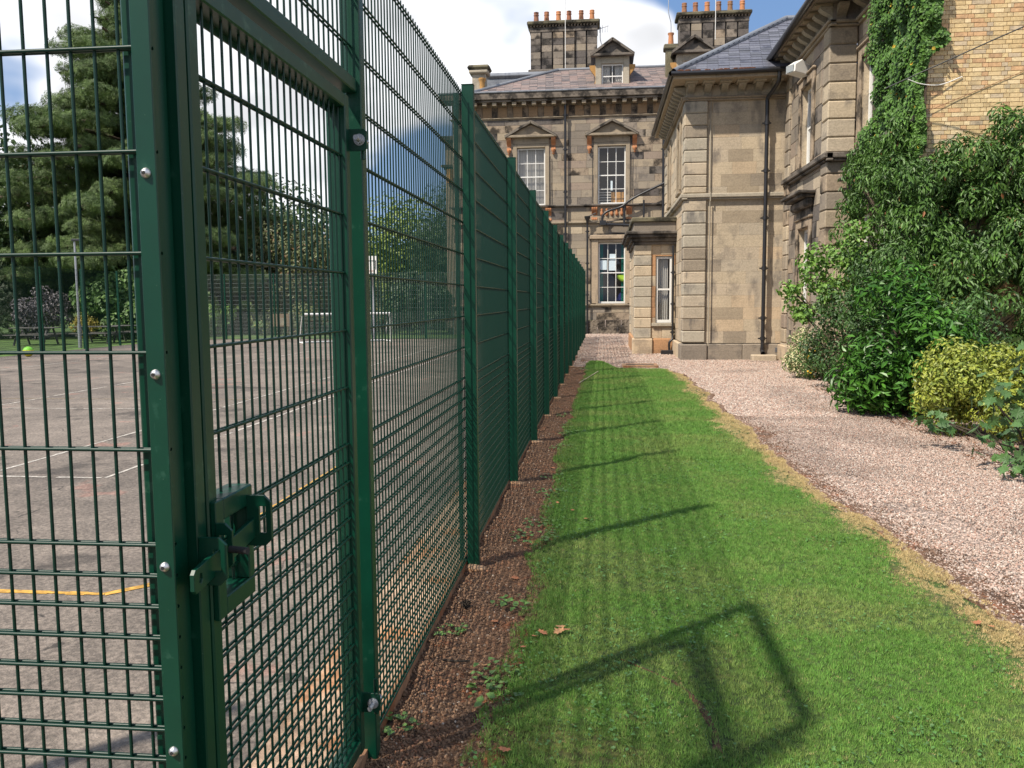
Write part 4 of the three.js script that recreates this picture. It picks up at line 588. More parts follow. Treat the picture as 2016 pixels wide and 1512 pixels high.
  for (let j = 0; j < 118; j++) { const y = 0.05 + j * 0.0765; let x = X2 + 0.005 + (j % 2 ? 0 : -0.164), k = j % 2; while (x < 9.6) { const L = k % 2 ? 0.1065 : 0.2185; k++; const a = Math.max(x, X2 + 0.005); const b = x + L - 0.009; x += L; if (b - a < 0.03) continue; const g = metreUV(cbx(a, b, y, y + 0.0675, BZ - 0.03, BZ + r() * 0.004, 0.003), r() * 5, r() * 5), m = pick(r, bm); if (y > 4.75 && y < 7.15 && a > 5.9 && a < 7.5 && n < 300) { n++; mesh('brick', g, m, gw); } else { if (!rest.has(m)) rest.set(m, []); rest.get(m).push(g); } } }
  for (const [m, gs] of rest) mesh('bricks', gs, m, gw).userData.kind = 'stuff';
}
// floodlight and cables
{
  const f = thing('floodlight', 'white floodlight fixed high on the stone bay wall under the scroll brackets', 'light', null, [4.8, 7.42, -22.6], 0.5);
  mesh('housing', [extrude([[-0.24, -0.1], [0.2, -0.16], [0.26, 0.04], [-0.02, 0.18], [-0.22, 0.06]], 0.3, [], 0.015).translate(0, 0, -0.15)], M.white, f); mesh('lens', bx(-0.27, -0.255, -0.1, 0.06, -0.13, 0.13), mat({ color: lin(0.3, 0.32, 0.32), roughness: 0.2 }), f); mesh('bracket', [rod([0.18, 0, 0], [0.42, 0.06, -0.04], 0.035, 8), at(new THREE.SphereGeometry(0.08, 10, 8), 0.4, 0.06, -0.04)], M.white, f);
  tag(mesh('overhead_cable', tube([[4.9, 5.4, -16.1], [5.6, 5.68, -15.9], [6.8, 6.12, -15.2], [8.4, 6.6, -14]], 0.011, 20, 5), M.iron), 'dark cable rising to the right in front of the brick gable', 'cable');
  tag(mesh('wall_cable', tube([[5.3, 5.58, -16.2], [5.55, 5.5, -16.25], [5.9, 5.49, -16.33], [6.3, 5.63, -16.38]], 0.009, 20, 5), M.white), 'sagging white cable between the ivy and the bricks', 'cable');
  tag(mesh('wall_cable', tube([[5.6, 5.0, -16.35], [6.4, 5.32, -16.38], [7.6, 5.8, -16.38]], 0.006, 12, 4), mat({ color: lin(0.3, 0.17, 0.1), roughness: 0.9 })), 'thin brown cable slanting across the brick gable', 'cable');
}
// ---------------------------------------------------------------- plants
function tri(list) { const g = new THREE.BufferGeometry(); g.setAttribute('position', new THREE.Float32BufferAttribute(list.flat(), 3)); g.computeVertexNormals(); const uv = new Float32Array(list.length * 2); for (let i = 0; i < list.length; i++) { uv[2 * i] = list[i][0] + 0.5; uv[2 * i + 1] = list[i][1]; } g.setAttribute('uv', new THREE.BufferAttribute(uv, 2)); return g; }
// leaf along +y, face to +z, folded on its midrib
const leafG = (w, fold = 0.12, bend = 0.12) => { const b = [0, 0, 0], m = [0, 0.5, -fold * 0.3], t = [0, 1, -bend], l1 = [-w / 2, 0.36, fold], r1 = [w / 2, 0.36, fold], l2 = [-w * 0.34, 0.72, fold * 0.6 - bend * 0.4], r2 = [w * 0.34, 0.72, fold * 0.6 - bend * 0.4]; return tri([b, m, l1, b, r1, m, l1, m, l2, m, r1, r2, l2, m, t, m, r2, t]); };
const LEAF = { narrow: leafG(0.36), oval: leafG(0.55), broad: leafG(0.85), spray: null, maple: null, blade: null };
{ // conifer spray: thin needles fanned along a twig
  const t = []; const r = rng(77); for (let i = 0; i < 13; i++) { const y = i / 13, s = i % 2 ? 1 : -1, L = 0.5 * (1 - 0.5 * y), a = 0.9 + r() * 0.3, dz = (r() - 0.3) * 0.25; t.push([0, y * 0.8, 0], [s * Math.sin(a) * L, y * 0.8 + Math.cos(a) * L, dz], [s * 0.06, y * 0.8 + 0.1, 0.02]); } LEAF.spray = tri(t);
  const lobes = [[0, 0], [-0.12, 0.1], [-0.42, 0.02], [-0.36, 0.22], [-0.58, 0.42], [-0.34, 0.48], [-0.3, 0.74], [-0.14, 0.62], [0, 1.0], [0.14, 0.62], [0.3, 0.74], [0.34, 0.48], [0.58, 0.42], [0.36, 0.22], [0.42, 0.02], [0.12, 0.1]], c = [0, 0.36, -0.06], q = []; for (let i = 0; i < lobes.length; i++) { const a = lobes[i], b = lobes[(i + 1) % lobes.length]; q.push(c, [b[0], b[1], 0.05 * Math.abs(b[0])], [a[0], a[1], 0.05 * Math.abs(a[0])]); } LEAF.maple = tri(q);
}
M.leaf = phys({ color: 0xffffff, roughness: 0.55, transmission: 0.22, thickness: 0 });
M.glossLeaf = phys({ color: 0xffffff, roughness: 0.4, specularIntensity: 0.7 }); M.ivyLeaf = phys({ color: 0xffffff, roughness: 0.55, specularIntensity: 0.6 });
M.matte = phys({ color: 0xffffff, roughness: 0.8, transmission: 0.2, thickness: 0 });
M.bark = mat({ color: lin(0.11, 0.08, 0.055), roughness: 1, map: T.stone, bumpMap: T.rockBump, bumpScale: 0.03 });
const _m = new THREE.Matrix4(), _x = V(0, 0, 0), _y = V(0, 0, 0), _z = V(0, 0, 0), _c = new THREE.Color();
// scatter leaves over clumps; spots = list of [x,y,z, nx,ny,nz] made by put()
function scatter(parent, name, leaf, material, count, seed, put, size, colour, droop = 0.25, wild = 0.6) {
  const o = new THREE.InstancedMesh(leaf, material, count), r = rng(seed);
  for (let i = 0; i < count; i++) {
    const [px, py, pz, nx, ny, nz] = put(r, i);
    _z.set(nx + (r() - 0.5) * 2 * wild, ny + (r() - 0.5) * 2 * wild + 0.25, nz + (r() - 0.5) * 2 * wild).normalize();
    _y.set(nx * 0.5 + (r() - 0.5) * 1.6, ny * 0.5 - droop * 2 + (r() - 0.5) * 1.2, nz * 0.5 + (r() - 0.5) * 1.6); _y.addScaledVector(_z, -_y.dot(_z)).normalize(); _x.crossVectors(_y, _z).normalize();
    const s = lerp(size[0], size[1], r()); _m.makeBasis(_x.multiplyScalar(s), _y.multiplyScalar(s), _z.clone().multiplyScalar(s)); _m.setPosition(px, py, pz); o.setMatrixAt(i, _m);
    const c = colour(r, px, py, pz); o.setColorAt(i, _c.setRGB(c[0], c[1], c[2]));
  }
  o.name = name; o.userData.kind = 'stuff'; o.castShadow = o.receiveShadow = true; parent.add(o); return o;
}
// clumps set over the surface of an ellipsoid, so that the outline is uneven and clumps shade one another
function clumps(list, k, rel, seed, flat = 1) { const r = rng(seed), out = []; for (const [x, y, z, a, b, c] of list) for (let i = 0; i < k; i++) { const u = r() * 2 - 1, t = r() * 6.283, s = Math.sqrt(1 - u * u), q = 0.35 + 0.6 * Math.sqrt(r()), rad = rel * (0.6 + 0.8 * r()) * Math.min(a, b, c); const yy = y + b * u * q; if (yy < 0.02) continue; out.push([x + a * s * Math.cos(t) * q, yy, z + c * s * Math.sin(t) * q, rad, rad * flat, rad]); } return out; }
const onClumps = (cl, ground = 0.02) => { let w = 0; const acc = cl.map(c => (w += c[3] * c[3])); return (r) => { for (let tries = 0; ; tries++) { const q = r() * w; let lo = 0, hi = acc.length - 1; while (lo < hi) { const m = (lo + hi) >> 1; if (acc[m] < q) lo = m + 1; else hi = m; } const c = cl[lo], u = r() * 2 - 1, t = r() * 6.283, s = Math.sqrt(1 - u * u), n = [s * Math.cos(t), u, s * Math.sin(t)], f = 0.62 + 0.42 * Math.sqrt(r()); const p = [c[0] + c[3] * n[0] * f, c[1] + c[4] * n[1] * f, c[2] + c[5] * n[2] * f]; if (p[1] > ground || tries > 8) return [p[0], Math.max(p[1], ground), p[2], ...n]; } }; };
const tint = (a, b, jitter = 0.25, odd) => (r, x, y, z) => { if (odd && r() < odd[0]) { const k = 0.8 + 0.4 * r(); return odd[1].map(v => v * k); } const t = r() * 0.6 + 0.4 * vnoise(x * 2.2, y * 2.2, z * 2.2), k = 1 + (r() - 0.5) * 2 * jitter; return [lerp(a[0], b[0], t) * k, lerp(a[1], b[1], t) * k, lerp(a[2], b[2], t) * k]; };
function stems(parent, base, cl, r0, seed, n, m = M.bark) { const r = rng(seed), gs = []; for (let i = 0; i < n; i++) { const c = cl[Math.floor(r() * cl.length)], k = V((base[0] * 2 + c[0]) / 3 + (r() - 0.5) * 0.2, lerp(base[1], c[1], 0.5), (base[2] * 2 + c[2]) / 3); gs.push(tube([[base[0] + (r() - 0.5) * r0 * 6, base[1], base[2] + (r() - 0.5) * r0 * 6], [k.x, k.y, k.z], [c[0], c[1], c[2]]], r0 * (0.5 + r()), 6, 5)); } mesh('stems', gs, m, parent).userData.kind = 'stuff'; }
function shrub(name, label, cat, group, ell, k, rel, leaf, material, n, size, colour, seed, opt = {}) { const t = thing(name, label, cat, group), cl = clumps(ell, k, rel, seed, opt.flat); const b = opt.base || [ell[0][0], 0, ell[0][2]]; if (opt.stems !== 0) stems(t, b, cl, opt.stemR || 0.015, seed + 1, opt.stems || 14); if (opt.trunk) mesh('trunk', metreUV(tube([[b[0], -0.1, b[2]], [b[0] + 0.05, opt.trunk[0] * 0.5, b[2]], [b[0], opt.trunk[0], b[2]]], opt.trunk[1], 6, 9)), M.bark, t); scatter(t, opt.crown || 'foliage', leaf, material, n, seed + 2, onClumps(cl), size, colour, opt.droop, opt.wild); return t; }

// climbers on the bay and gable
{
  const t = thing('ivy', 'tall column of glossy ivy climbing the corner between stone bay and brick gable', 'ivy');
  const edgeR = (y) => 5.6 + 0.25 * smooth(6.0, 6.3, y) + 0.16 * Math.exp(-Math.pow((y - 6.15) / 0.18, 2)) + 0.12 * (vnoise(y * 3, 2, 2) - 0.5), edgeZ = (y) => -18.75 - 1.1 * smooth(5.45, 5.15, y) + 0.35 * (vnoise(y * 2.4, 5, 1) - 0.5);
  scatter(t, 'foliage', LEAF.broad, M.ivyLeaf, 30000, 301, (r) => { const y = 4.3 + 4.6 * r(); if (r() < 0.72) { const z = lerp(edgeZ(y), -16.35, r()), d = 0.03 + 0.4 * Math.pow(fbm(z * 2.4, y * 2.4, 3, 3), 1.6) * (0.3 + r()); return [5.66 - d, y, z, -1, 0.15, 0.35]; } const x = lerp(5.55, edgeR(y), Math.pow(r(), 0.9)), d = 0.03 + 0.4 * Math.pow(fbm(x * 3, y * 3, 6, 3), 1.6) * (0.3 + r()); return [x, y, -16.4 + d, -0.1, 0.15, 1]; }, [0.045, 0.085], tint([0.03, 0.08, 0.014], [0.09, 0.19, 0.028], 0.35, [0.006, [0.4, 0.28, 0.03]]), 0.3, 0.45);
  mesh('vine_stem', [tube([[5.6, 4.2, -16.9], [5.62, 6, -17], [5.6, 8.5, -17.2]], 0.03, 12, 6), tube([[5.7, 4.4, -16.32], [5.66, 5.4, -16.3], [5.75, 7, -16.33]], 0.02, 12, 6)], M.bark, t).userData.kind = 'stuff';
  const e = [[5.35, 3.4, -17.9, 0.55, 1.6, 2.0], [5.3, 4.2, -18.4, 0.4, 0.8, 1.4], [5.5, 4.1, -16.8, 0.5, 0.9, 0.9], [6.1, 3.6, -16.0, 0.6, 0.9, 0.4], [7.1, 4.05, -15.9, 0.8, 1.0, 0.45], [5.7, 3.3, -16.0, 0.6, 1.1, 0.5], [6.5, 3.5, -15.9, 0.9, 1.55, 0.6], [7.4, 3.5, -15.8, 0.9, 1.65, 0.7], [8.3, 3.3, -15.6, 0.9, 1.7, 0.7], [5.7, 1.8, -15.6, 0.9, 1.5, 0.7], [6.7, 1.6, -15.4, 1, 1.5, 0.8], [7.8, 1.6, -15.2, 1, 1.6, 0.8]];
  shrub('creeper', 'huge mass of dark drooping creeper smothering the lower brick gable', 'creeper', null, e, 26, 0.42, LEAF.narrow, M.leaf, 62000, [0.06, 0.135], tint([0.035, 0.095, 0.014], [0.115, 0.235, 0.032], 0.35, [0.006, [0.3, 0.12, 0.04]]), 311, { droop: 0.5, stems: 40, stemR: 0.012, base: [6.2, 0, -16.2] });
  shrub('sapling', 'pale green sapling with spreading leaves in front of the bay windows', 'sapling', null, [[4.75, 2.35, -18.2, 0.75, 0.6, 0.7], [4.25, 1.75, -18.3, 0.6, 0.45, 0.5], [5.1, 2.9, -17.6, 0.5, 0.45, 0.5]], 16, 0.36, LEAF.broad, M.leaf, 2600, [0.06, 0.11], tint([0.07, 0.17, 0.025], [0.2, 0.36, 0.05], 0.25), 321, { base: [5.0, 0, -17.8], stems: 22, stemR: 0.012 });
  shrub('dark_shrub', 'dark small-leaved shrub between the white-flowered bush and the glossy laurel', 'shrub', null, [[4.6, 1.0, -16.8, 0.75, 1.2, 0.8], [5.15, 1.7, -16.4, 0.7, 1.1, 0.7]], 30, 0.36, LEAF.oval, M.leaf, 9500, [0.05, 0.09], tint([0.022, 0.065, 0.012], [0.07, 0.16, 0.025], 0.3), 331, { stemR: 0.01 });
  shrub('flowering_bush', 'rounded bush speckled with cream flowers at the stone bay corner', 'bush', null, [[4.5, 0.62, -19.5, 0.55, 0.62, 0.6]], 26, 0.36, LEAF.oval, M.leaf, 4800, [0.035, 0.07], tint([0.07, 0.14, 0.03], [0.15, 0.24, 0.05], 0.3, [0.42, [0.66, 0.62, 0.36]]), 341, { stemR: 0.008 });
  { const t2 = thing('marigold_plant', 'low plant with orange-yellow flowers in front of the cream-flowered bush', 'plant'), cl = clumps([[4.55, 0.4, -18.7, 0.3, 0.4, 0.3]], 10, 0.4, 9); scatter(t2, 'foliage', LEAF.narrow, M.leaf, 700, 5, onClumps(cl), [0.05, 0.09], tint([0.03, 0.08, 0.015], [0.08, 0.17, 0.03])); scatter(t2, 'flowers', LEAF.broad, M.matte, 70, 6, onClumps(cl), [0.04, 0.06], tint([0.7, 0.38, 0.02], [0.75, 0.5, 0.04])); }
  shrub('laurel_bush', 'large glossy cherry laurel with long shiny leaves beside the gravel', 'bush', null, [[4.5, 0.95, -13.3, 0.78, 1.0, 0.75], [4.85, 0.6, -13.2, 0.7, 0.65, 0.7], [4.1, 0.45, -13.5, 0.5, 0.5, 0.6]], 26, 0.44, LEAF.narrow, M.glossLeaf, 9500, [0.08, 0.17], tint([0.02, 0.075, 0.01], [0.075, 0.2, 0.022], 0.35), 351, { droop: -0.15, stemR: 0.014, wild: 0.5 });
  shrub('yellow_flower_shrub', 'leafy shrub with a few yellow blooms behind the laurel', 'shrub', null, [[5.35, 1.0, -13.6, 0.6, 0.8, 0.6]], 20, 0.4, LEAF.oval, M.leaf, 3400, [0.05, 0.1], tint([0.03, 0.085, 0.016], [0.09, 0.2, 0.03], 0.3, [0.012, [0.75, 0.5, 0.03]]), 361);
  shrub('golden_euonymus', 'golden variegated euonymus bush spilling over the gravel edge', 'bush', null, [[4.62, 0.66, -11.3, 0.66, 0.5, 0.6], [5.4, 0.76, -11.2, 0.75, 0.52, 0.6], [4.9, 0.42, -10.8, 0.6, 0.34, 0.4]], 44, 0.4, LEAF.oval, M.leaf, 26000, [0.03, 0.07], tint([0.13, 0.2, 0.018], [0.42, 0.44, 0.06], 0.35), 371, { base: [5.1, 0, -11.2], stems: 30, stemR: 0.008 });
  // self-sown maple at the near right edge
  const SH = -0.28, mp = thing('maple_seedlings', 'young maple shoots with lobed leaves at the right edge of the path', 'sapling'), cl = [[4.35, 0.62, -9.3, 0.34, 0.36, 0.4], [4.7, 0.8, -9.4, 0.4, 0.42, 0.4], [4.2, 0.3, -8.9, 0.26, 0.22, 0.3], [4.6, 0.35, -8.9, 0.34, 0.28, 0.34], [4.1, 0.36, -10.2, 0.26, 0.16, 0.22], [5.0, 0.95, -9.6, 0.5, 0.55, 0.5], [4.35, 0.12, -8.6, 0.3, 0.12, 0.25], [5.2, 0.6, -9.2, 0.5, 0.5, 0.5]].map(([x, ...q]) => [x + SH, ...q]);
  scatter(mp, 'leaves', LEAF.maple, M.leaf, 420, 381, onClumps(cl, 0.06), [0.06, 0.15], tint([0.028, 0.08, 0.018], [0.085, 0.18, 0.038], 0.3), 0.25, 0.5); stems(mp, [4.4, 0, -9.4], cl, 0.007, 5, 26);
}
// ---------------------------------------------------------------- park trees beyond the court
{
  const C = [-26.3, 0, -46.8], cd = thing('cedar_tree', 'big dark cedar with layered drooping branches beyond the court', 'tree'), r = rng(401), br = [], cl = [];
  mesh('trunk', metreUV(tube([[C[0], -0.2, C[2]], [C[0] + 0.1, 6, C[2]], [C[0] - 0.1, 12, C[2]], [C[0] + 0.1, 18.6, C[2]]], 0.42, 20, 10)), M.bark, cd);
  for (let h = 2.6; h < 19.3; h += 0.62) { const R = (h < 6 ? lerp(7, 9.0, (h - 2.6) / 3.4) : lerp(9.0, 0.6, Math.pow((h - 6) / 13.3, 0.98))) , n = h > 16 ? 5 : 7, a0 = r() * 6.28; for (let i = 0; i < n; i++) { const a = a0 + i * 6.283 / n + (r() - 0.5) * 0.5, L = R * (0.6 + 0.45 * r()), rise = 0.35 + 0.5 * r(), droop = 0.12 * L, P = (q) => [C[0] + Math.cos(a) * L * q, h + rise * q * 1.6 - droop * q * q * 1.6, C[2] + Math.sin(a) * L * q]; br.push(tube([P(0), P(0.5), P(1)], 0.035 + 0.012 * L, 6, 5)); for (let q = 0.3; q <= 1.02; q += 0.9 / Math.max(2, L)) { const p = P(q), w = (0.45 + 0.5 * r()) * (0.7 + 0.5 * q) * Math.min(1, 0.3 + R / 5); cl.push([p[0] + (r() - 0.5) * 0.7, p[1] + 0.12, p[2] + (r() - 0.5) * 0.7, w * 1.1, 0.26 * w + 0.08, w * 1.1]); } } }
  mesh('branches', br, M.bark, cd).userData.kind = 'stuff';
  scatter(cd, 'crown', LEAF.spray, M.matte, 120000, 405, onClumps(cl), [0.3, 0.56], tint([0.045, 0.09, 0.02], [0.13, 0.2, 0.042], 0.4), 0.0, 0.35);
}
const tree = (name, label, group, x, z, h, R, n, leaf, size, col, seed, trunkR = 0.25, low = 0.35) => shrub(name, label, 'tree', group, [[x, h * 0.62, z, R, h * 0.4, R], [x + R * 0.3, h * low, z + 0.4, R * 0.8, h * 0.25, R * 0.8]], 34, 0.42, leaf, M.leaf, n, size, col, seed, { trunk: [h * 0.6, trunkR], crown: 'crown', stems: 12, stemR: 0.05, base: [x, 0, z] });
const PT = 'trees and shrubs of the park';
tree('broadleaf_tree', 'dark broadleaf tree at the far left edge beyond the benches', PT, -34.2, -44.5, 10.5, 4.2, 12000, LEAF.oval, [0.2, 0.38], tint([0.03, 0.065, 0.015], [0.08, 0.14, 0.03], 0.3), 411);
tree('broadleaf_tree', 'broad shadowy tree filling the gap left of the cedar trunk', PT, -31.5, -52, 9, 5, 9000, LEAF.oval, [0.25, 0.45], tint([0.025, 0.055, 0.014], [0.07, 0.12, 0.03], 0.3), 421);
tree('broadleaf_tree', 'tall dark tree closing the view behind the cedar', PT, -23, -60, 9.5, 5, 9000, LEAF.oval, [0.25, 0.45], tint([0.03, 0.06, 0.015], [0.08, 0.13, 0.03], 0.3), 425);
tree('broadleaf_tree', 'rounded reddish-green tree behind the goal', PT, -17.3, -47, 5.9, 2.6, 13000, LEAF.oval, [0.14, 0.26], tint([0.06, 0.085, 0.025], [0.16, 0.17, 0.05], 0.3, [0.08, [0.2, 0.12, 0.05]]), 431, 0.18, 0.3);
tree('broadleaf_tree', 'bright yellow-green tree showing above the middle of the court', PT, -12.4, -53, 7.2, 2.7, 9000, LEAF.oval, [0.16, 0.3], tint([0.10, 0.16, 0.02], [0.26, 0.34, 0.045], 0.3), 441, 0.2);
tree('broadleaf_tree', 'light green tree between the yellow-green tree and the mansion corner', PT, -9.6, -56, 6.4, 2.8, 7000, LEAF.oval, [0.18, 0.32], tint([0.07, 0.13, 0.02], [0.18, 0.26, 0.04], 0.3), 451, 0.2);
tree('pine_tree', 'ragged dark pine beside the mansion left corner', PT, -8.9, -49.5, 8.6, 1.9, 7000, LEAF.spray, [0.2, 0.4], tint([0.025, 0.06, 0.02], [0.06, 0.12, 0.035], 0.3), 461, 0.2, 0.55);
const hedge = (name, label, e, n, leaf, size, col, seed) => shrub(name, label, 'shrub', PT, e, 26, 0.4, leaf, M.leaf, n, size, col, seed, { stems: 8, stemR: 0.03 });
hedge('park_shrub', 'dense dark shrub low on the right behind the goal', [[-9.7, 1.5, -45.5, 1.9, 1.5, 1.4]], 6000, LEAF.oval, [0.14, 0.24], tint([0.02, 0.055, 0.018], [0.06, 0.12, 0.03]), 471);
hedge('park_shrub', 'bright green clipped hedge behind the far court corner', [[-21.6, 0.9, -44.5, 2.1, 0.95, 1]], 5000, LEAF.oval, [0.1, 0.18], tint([0.08, 0.17, 0.025], [0.2, 0.36, 0.05]), 481);
hedge('park_shrub', 'tall leafy shrub right behind the lamp post', [[-23.9, 1.6, -40.5, 1.8, 1.7, 1.5]], 7000, LEAF.broad, [0.14, 0.24], tint([0.045, 0.11, 0.02], [0.13, 0.24, 0.045]), 491);
hedge('park_shrub', 'narrow dark conifer shrub left of the lamp post', [[-25.6, 1.7, -40.8, 0.6, 1.9, 0.6]], 4000, LEAF.spray, [0.14, 0.26], tint([0.03, 0.07, 0.015], [0.08, 0.15, 0.03]), 501);
hedge('park_shrub', 'grey-leaved shrub behind the left picnic table', [[-28.2, 1.3, -40.5, 1.4, 1.3, 1]], 4200, LEAF.oval, [0.1, 0.18], tint([0.08, 0.075, 0.085], [0.22, 0.2, 0.21], 0.3), 511);
hedge('park_shrub', 'near-black yew shrub at the left edge of the lawn', [[-31, 2.1, -41, 2.0, 2.3, 1.6], [-33.5, 2.0, -40, 2.0, 2.4, 1.6]], 9000, LEAF.spray, [0.16, 0.3], tint([0.014, 0.035, 0.014], [0.04, 0.075, 0.025]), 521);
hedge('park_shrub', 'small yellow-flowered shrub between the picnic tables', [[-24.4, 0.75, -38.4, 0.7, 0.5, 0.5]], 1800, LEAF.oval, [0.07, 0.12], tint([0.2, 0.2, 0.03], [0.5, 0.36, 0.03]), 531);
hedge('park_shrub', 'olive shrub border behind the middle of the far fence', [[-16.8, 0.7, -44.5, 2.2, 0.8, 1], [-12.6, 0.9, -45.5, 1.8, 1.0, 1], [-14.5, 1.4, -49, 2, 1.5, 1]], 7500, LEAF.oval, [0.1, 0.18], tint([0.06, 0.085, 0.025], [0.17, 0.2, 0.05], 0.3, [0.05, [0.4, 0.3, 0.06]]), 541);
hedge('park_shrub', 'dark laurel screen in front of the cedar foot', [[-26, 1.9, -43.8, 3.6, 1.9, 1.2], [-21, 1.8, -50, 3.2, 2.4, 1.2]], 11000, LEAF.oval, [0.16, 0.28], tint([0.02, 0.05, 0.015], [0.06, 0.11, 0.03]), 551);
{ // far wood that closes the view
  const cl = []; const r = rng(560); for (let i = 0; i < 230; i++) { const a = -2.4 + 2.0 * r(), d = 78 + 26 * r(), h = 1 + 6 * r(); cl.push([Math.cos(a) * d - 4, h, Math.sin(a) * d - 10, 2.4 + 2 * r(), 2 + 1.6 * r(), 2.4 + 2 * r()]); }
  const t = new THREE.Group(); t.name = 'distant_woodland'; scene.add(t); t.userData.kind = 'stuff'; tag(t, 'far belt of woodland behind the park lawn', 'woodland'); scatter(t, 'foliage', LEAF.broad, M.matte, 30000, 561, onClumps(cl), [0.5, 1.0], tint([0.04, 0.075, 0.02], [0.12, 0.18, 0.045], 0.3));
}
// ---------------------------------------------------------------- lawn grass, gravel stones, soil clods
{
  const bl = []; const r = rng(601); for (let i = 0; i < 6; i++) { const a = r() * 6.283, x = (r() - 0.5) * 0.7, z = (r() - 0.5) * 0.7, h = 0.6 + 0.5 * r(), lx = Math.cos(a) * 0.45 * r(), lz = Math.sin(a) * 0.45 * r(), w = 0.06, px = -Math.sin(a) * w, pz = Math.cos(a) * w; bl.push([x - px, 0, z - pz], [x + px, 0, z + pz], [x + lx * 0.4, h * 0.6, z + lz * 0.4], [x + px, 0, z + pz], [x + lx + px * 0.3, h, z + lz], [x + lx * 0.4, h * 0.6, z + lz * 0.4]); }
  const tuft = tri(bl); const q = new THREE.Quaternion(), E3 = new THREE.Euler(), p3 = V(0, 0, 0), s3 = V(1, 1, 1);
  const worn = (x, z) => { if (x < 0 || x > 0.6 || z > -3.1 || z < -4.1) return 0; let d = 9; for (let i = 0; i <= 24; i++) { const [a, b] = arcAt(i / 24); d = Math.min(d, Math.hypot(x - a, z - b)); } return smooth(0.055, 0.025, d); };
  const layGrass = (name, n, z0, z1, sz, seed) => {
    const o = new THREE.InstancedMesh(tuft, M.matte, n), rr = rng(seed); let k = 0;
    while (k < n) { const z = z0 + (z1 - z0) * Math.pow(rr(), 1.15), a = leftEdge(z) - 0.03, b = dryEdge(z), x = lerp(a, b, rr()); if (z < lawnEnd(x)) continue;
      const ge = greenEdge(z) + (rr() - 0.5) * 0.2 + 0.12 * (fbm(x * 7, z * 7, 15, 2) - 0.5), dry = x > ge || rr() < 0.035, patch = fbm(x * 1.7, z * 1.7, 3, 4), fine = fbm(x * 9, z * 9, 6, 2), edgeL = smooth(0.0, 0.14, x - leftEdge(z)); if (rr() > 0.3 + 0.7 * edgeL) continue; if (rr() < worn(x, z) * 0.62) continue; if (dry && fbm(x * 6, z * 6, 19, 3) > 0.6 && rr() < 0.75) continue; if (patch > 0.62 && rr() < 0.35) continue;
      const s = sz * (0.65 + 0.7 * rr()) * (dry ? 0.8 : 1) * (0.75 + 0.5 * fine); E3.set((rr() - 0.5) * 1.5, rr() * 6.283, (rr() - 0.5) * 1.5); q.setFromEuler(E3); p3.set(x, lawnY(x, z) - 0.004, z); s3.set(s, s * (dry ? 0.7 : 1), s); _m.compose(p3, q, s3); o.setMatrixAt(k, _m);
      const v = 0.72 + 0.56 * rr(), y = smooth(0.45, 0.75, patch + (rr() - 0.5) * 0.2) * 0.5 + (rr() < 0.15 ? 0.45 : 0); _c.setRGB(...(dry ? [0.56 * v, 0.43 * v, 0.2 * v] : [lerp(0.128, 0.28, y) * v, lerp(0.285, 0.32, y) * v, lerp(0.036, 0.085, y) * v])); o.setColorAt(k, _c); k++; }
    o.name = name; o.userData.kind = 'stuff'; tag(o, seed === 611 ? 'short mown grass of the near lawn with straw-coloured dry edge' : 'short mown grass of the lawn further along the fence', 'grass'); o.receiveShadow = o.castShadow = true; scene.add(o);
  };
  layGrass('lawn_grass', 130000, -2.2, -9.5, 0.027, 611); layGrass('lawn_grass_001', 80000, -9.2, -24.2, 0.044, 612);
  { // clover and plantain low in the turf
    const o = new THREE.InstancedMesh(LEAF.broad, M.leaf, 5000), rr = rng(615); let k = 0; while (k < 5000) { const z = -2.4 - 12 * Math.pow(rr(), 1.4), x = lerp(leftEdge(z), greenEdge(z), rr()); if (fbm(x * 2.6, z * 2.6, 23, 3) < 0.57 && rr() < 0.94) continue; E3.set(-1.57 + (rr() - 0.5) * 0.9, (rr() - 0.5) * 0.9, rr() * 6.28); q.setFromEuler(E3); const s = 0.008 + 0.014 * rr(); _m.compose(p3.set(x, lawnY(x, z) + 0.012 + 0.012 * rr(), z), q, s3.set(s, s, s)); o.setMatrixAt(k, _m); const v = 0.7 + 0.6 * rr(); o.setColorAt(k, _c.setRGB(0.075 * v, 0.19 * v, 0.034 * v)); k++; }
    o.name = 'lawn_clover'; o.userData.kind = 'stuff'; tag(o, 'clover and small broad leaves growing through the mown lawn', 'clover'); o.castShadow = o.receiveShadow = true; scene.add(o); }
  // gravel
  const stone = new THREE.IcosahedronGeometry(1, 0); { const p = stone.attributes.position; for (let i = 0; i < p.count; i++) { const k = 0.75 + 0.5 * hash3(Math.round(p.getX(i) * 50), Math.round(p.getY(i) * 50), Math.round(p.getZ(i) * 50)); p.setXYZ(i, p.getX(i) * k, p.getY(i) * k * 0.7, p.getZ(i) * k); } stone.computeVertexNormals(); }
  M.stones = mat({ color: 0xffffff, roughness: 0.9 });
  const lay = (name, label, cat, n, seed, spot, size, col) => { const o = new THREE.InstancedMesh(stone, M.stones, n), rr = rng(seed); for (let k = 0; k < n; k++) { const [x, y, z] = spot(rr); const s = lerp(size[0], size[1], Math.pow(rr(), 2)); E3.set(rr() * 6, rr() * 6, rr() * 6); q.setFromEuler(E3); _m.compose(p3.set(x, y, z), q, s3.set(s, s * (0.7 + 0.4 * rr()), s)); o.setMatrixAt(k, _m); o.setColorAt(k, _c.setRGB(...col(rr, x, z))); } o.name = name; o.userData.kind = 'stuff'; tag(o, label, cat); o.receiveShadow = o.castShadow = true; scene.add(o); };
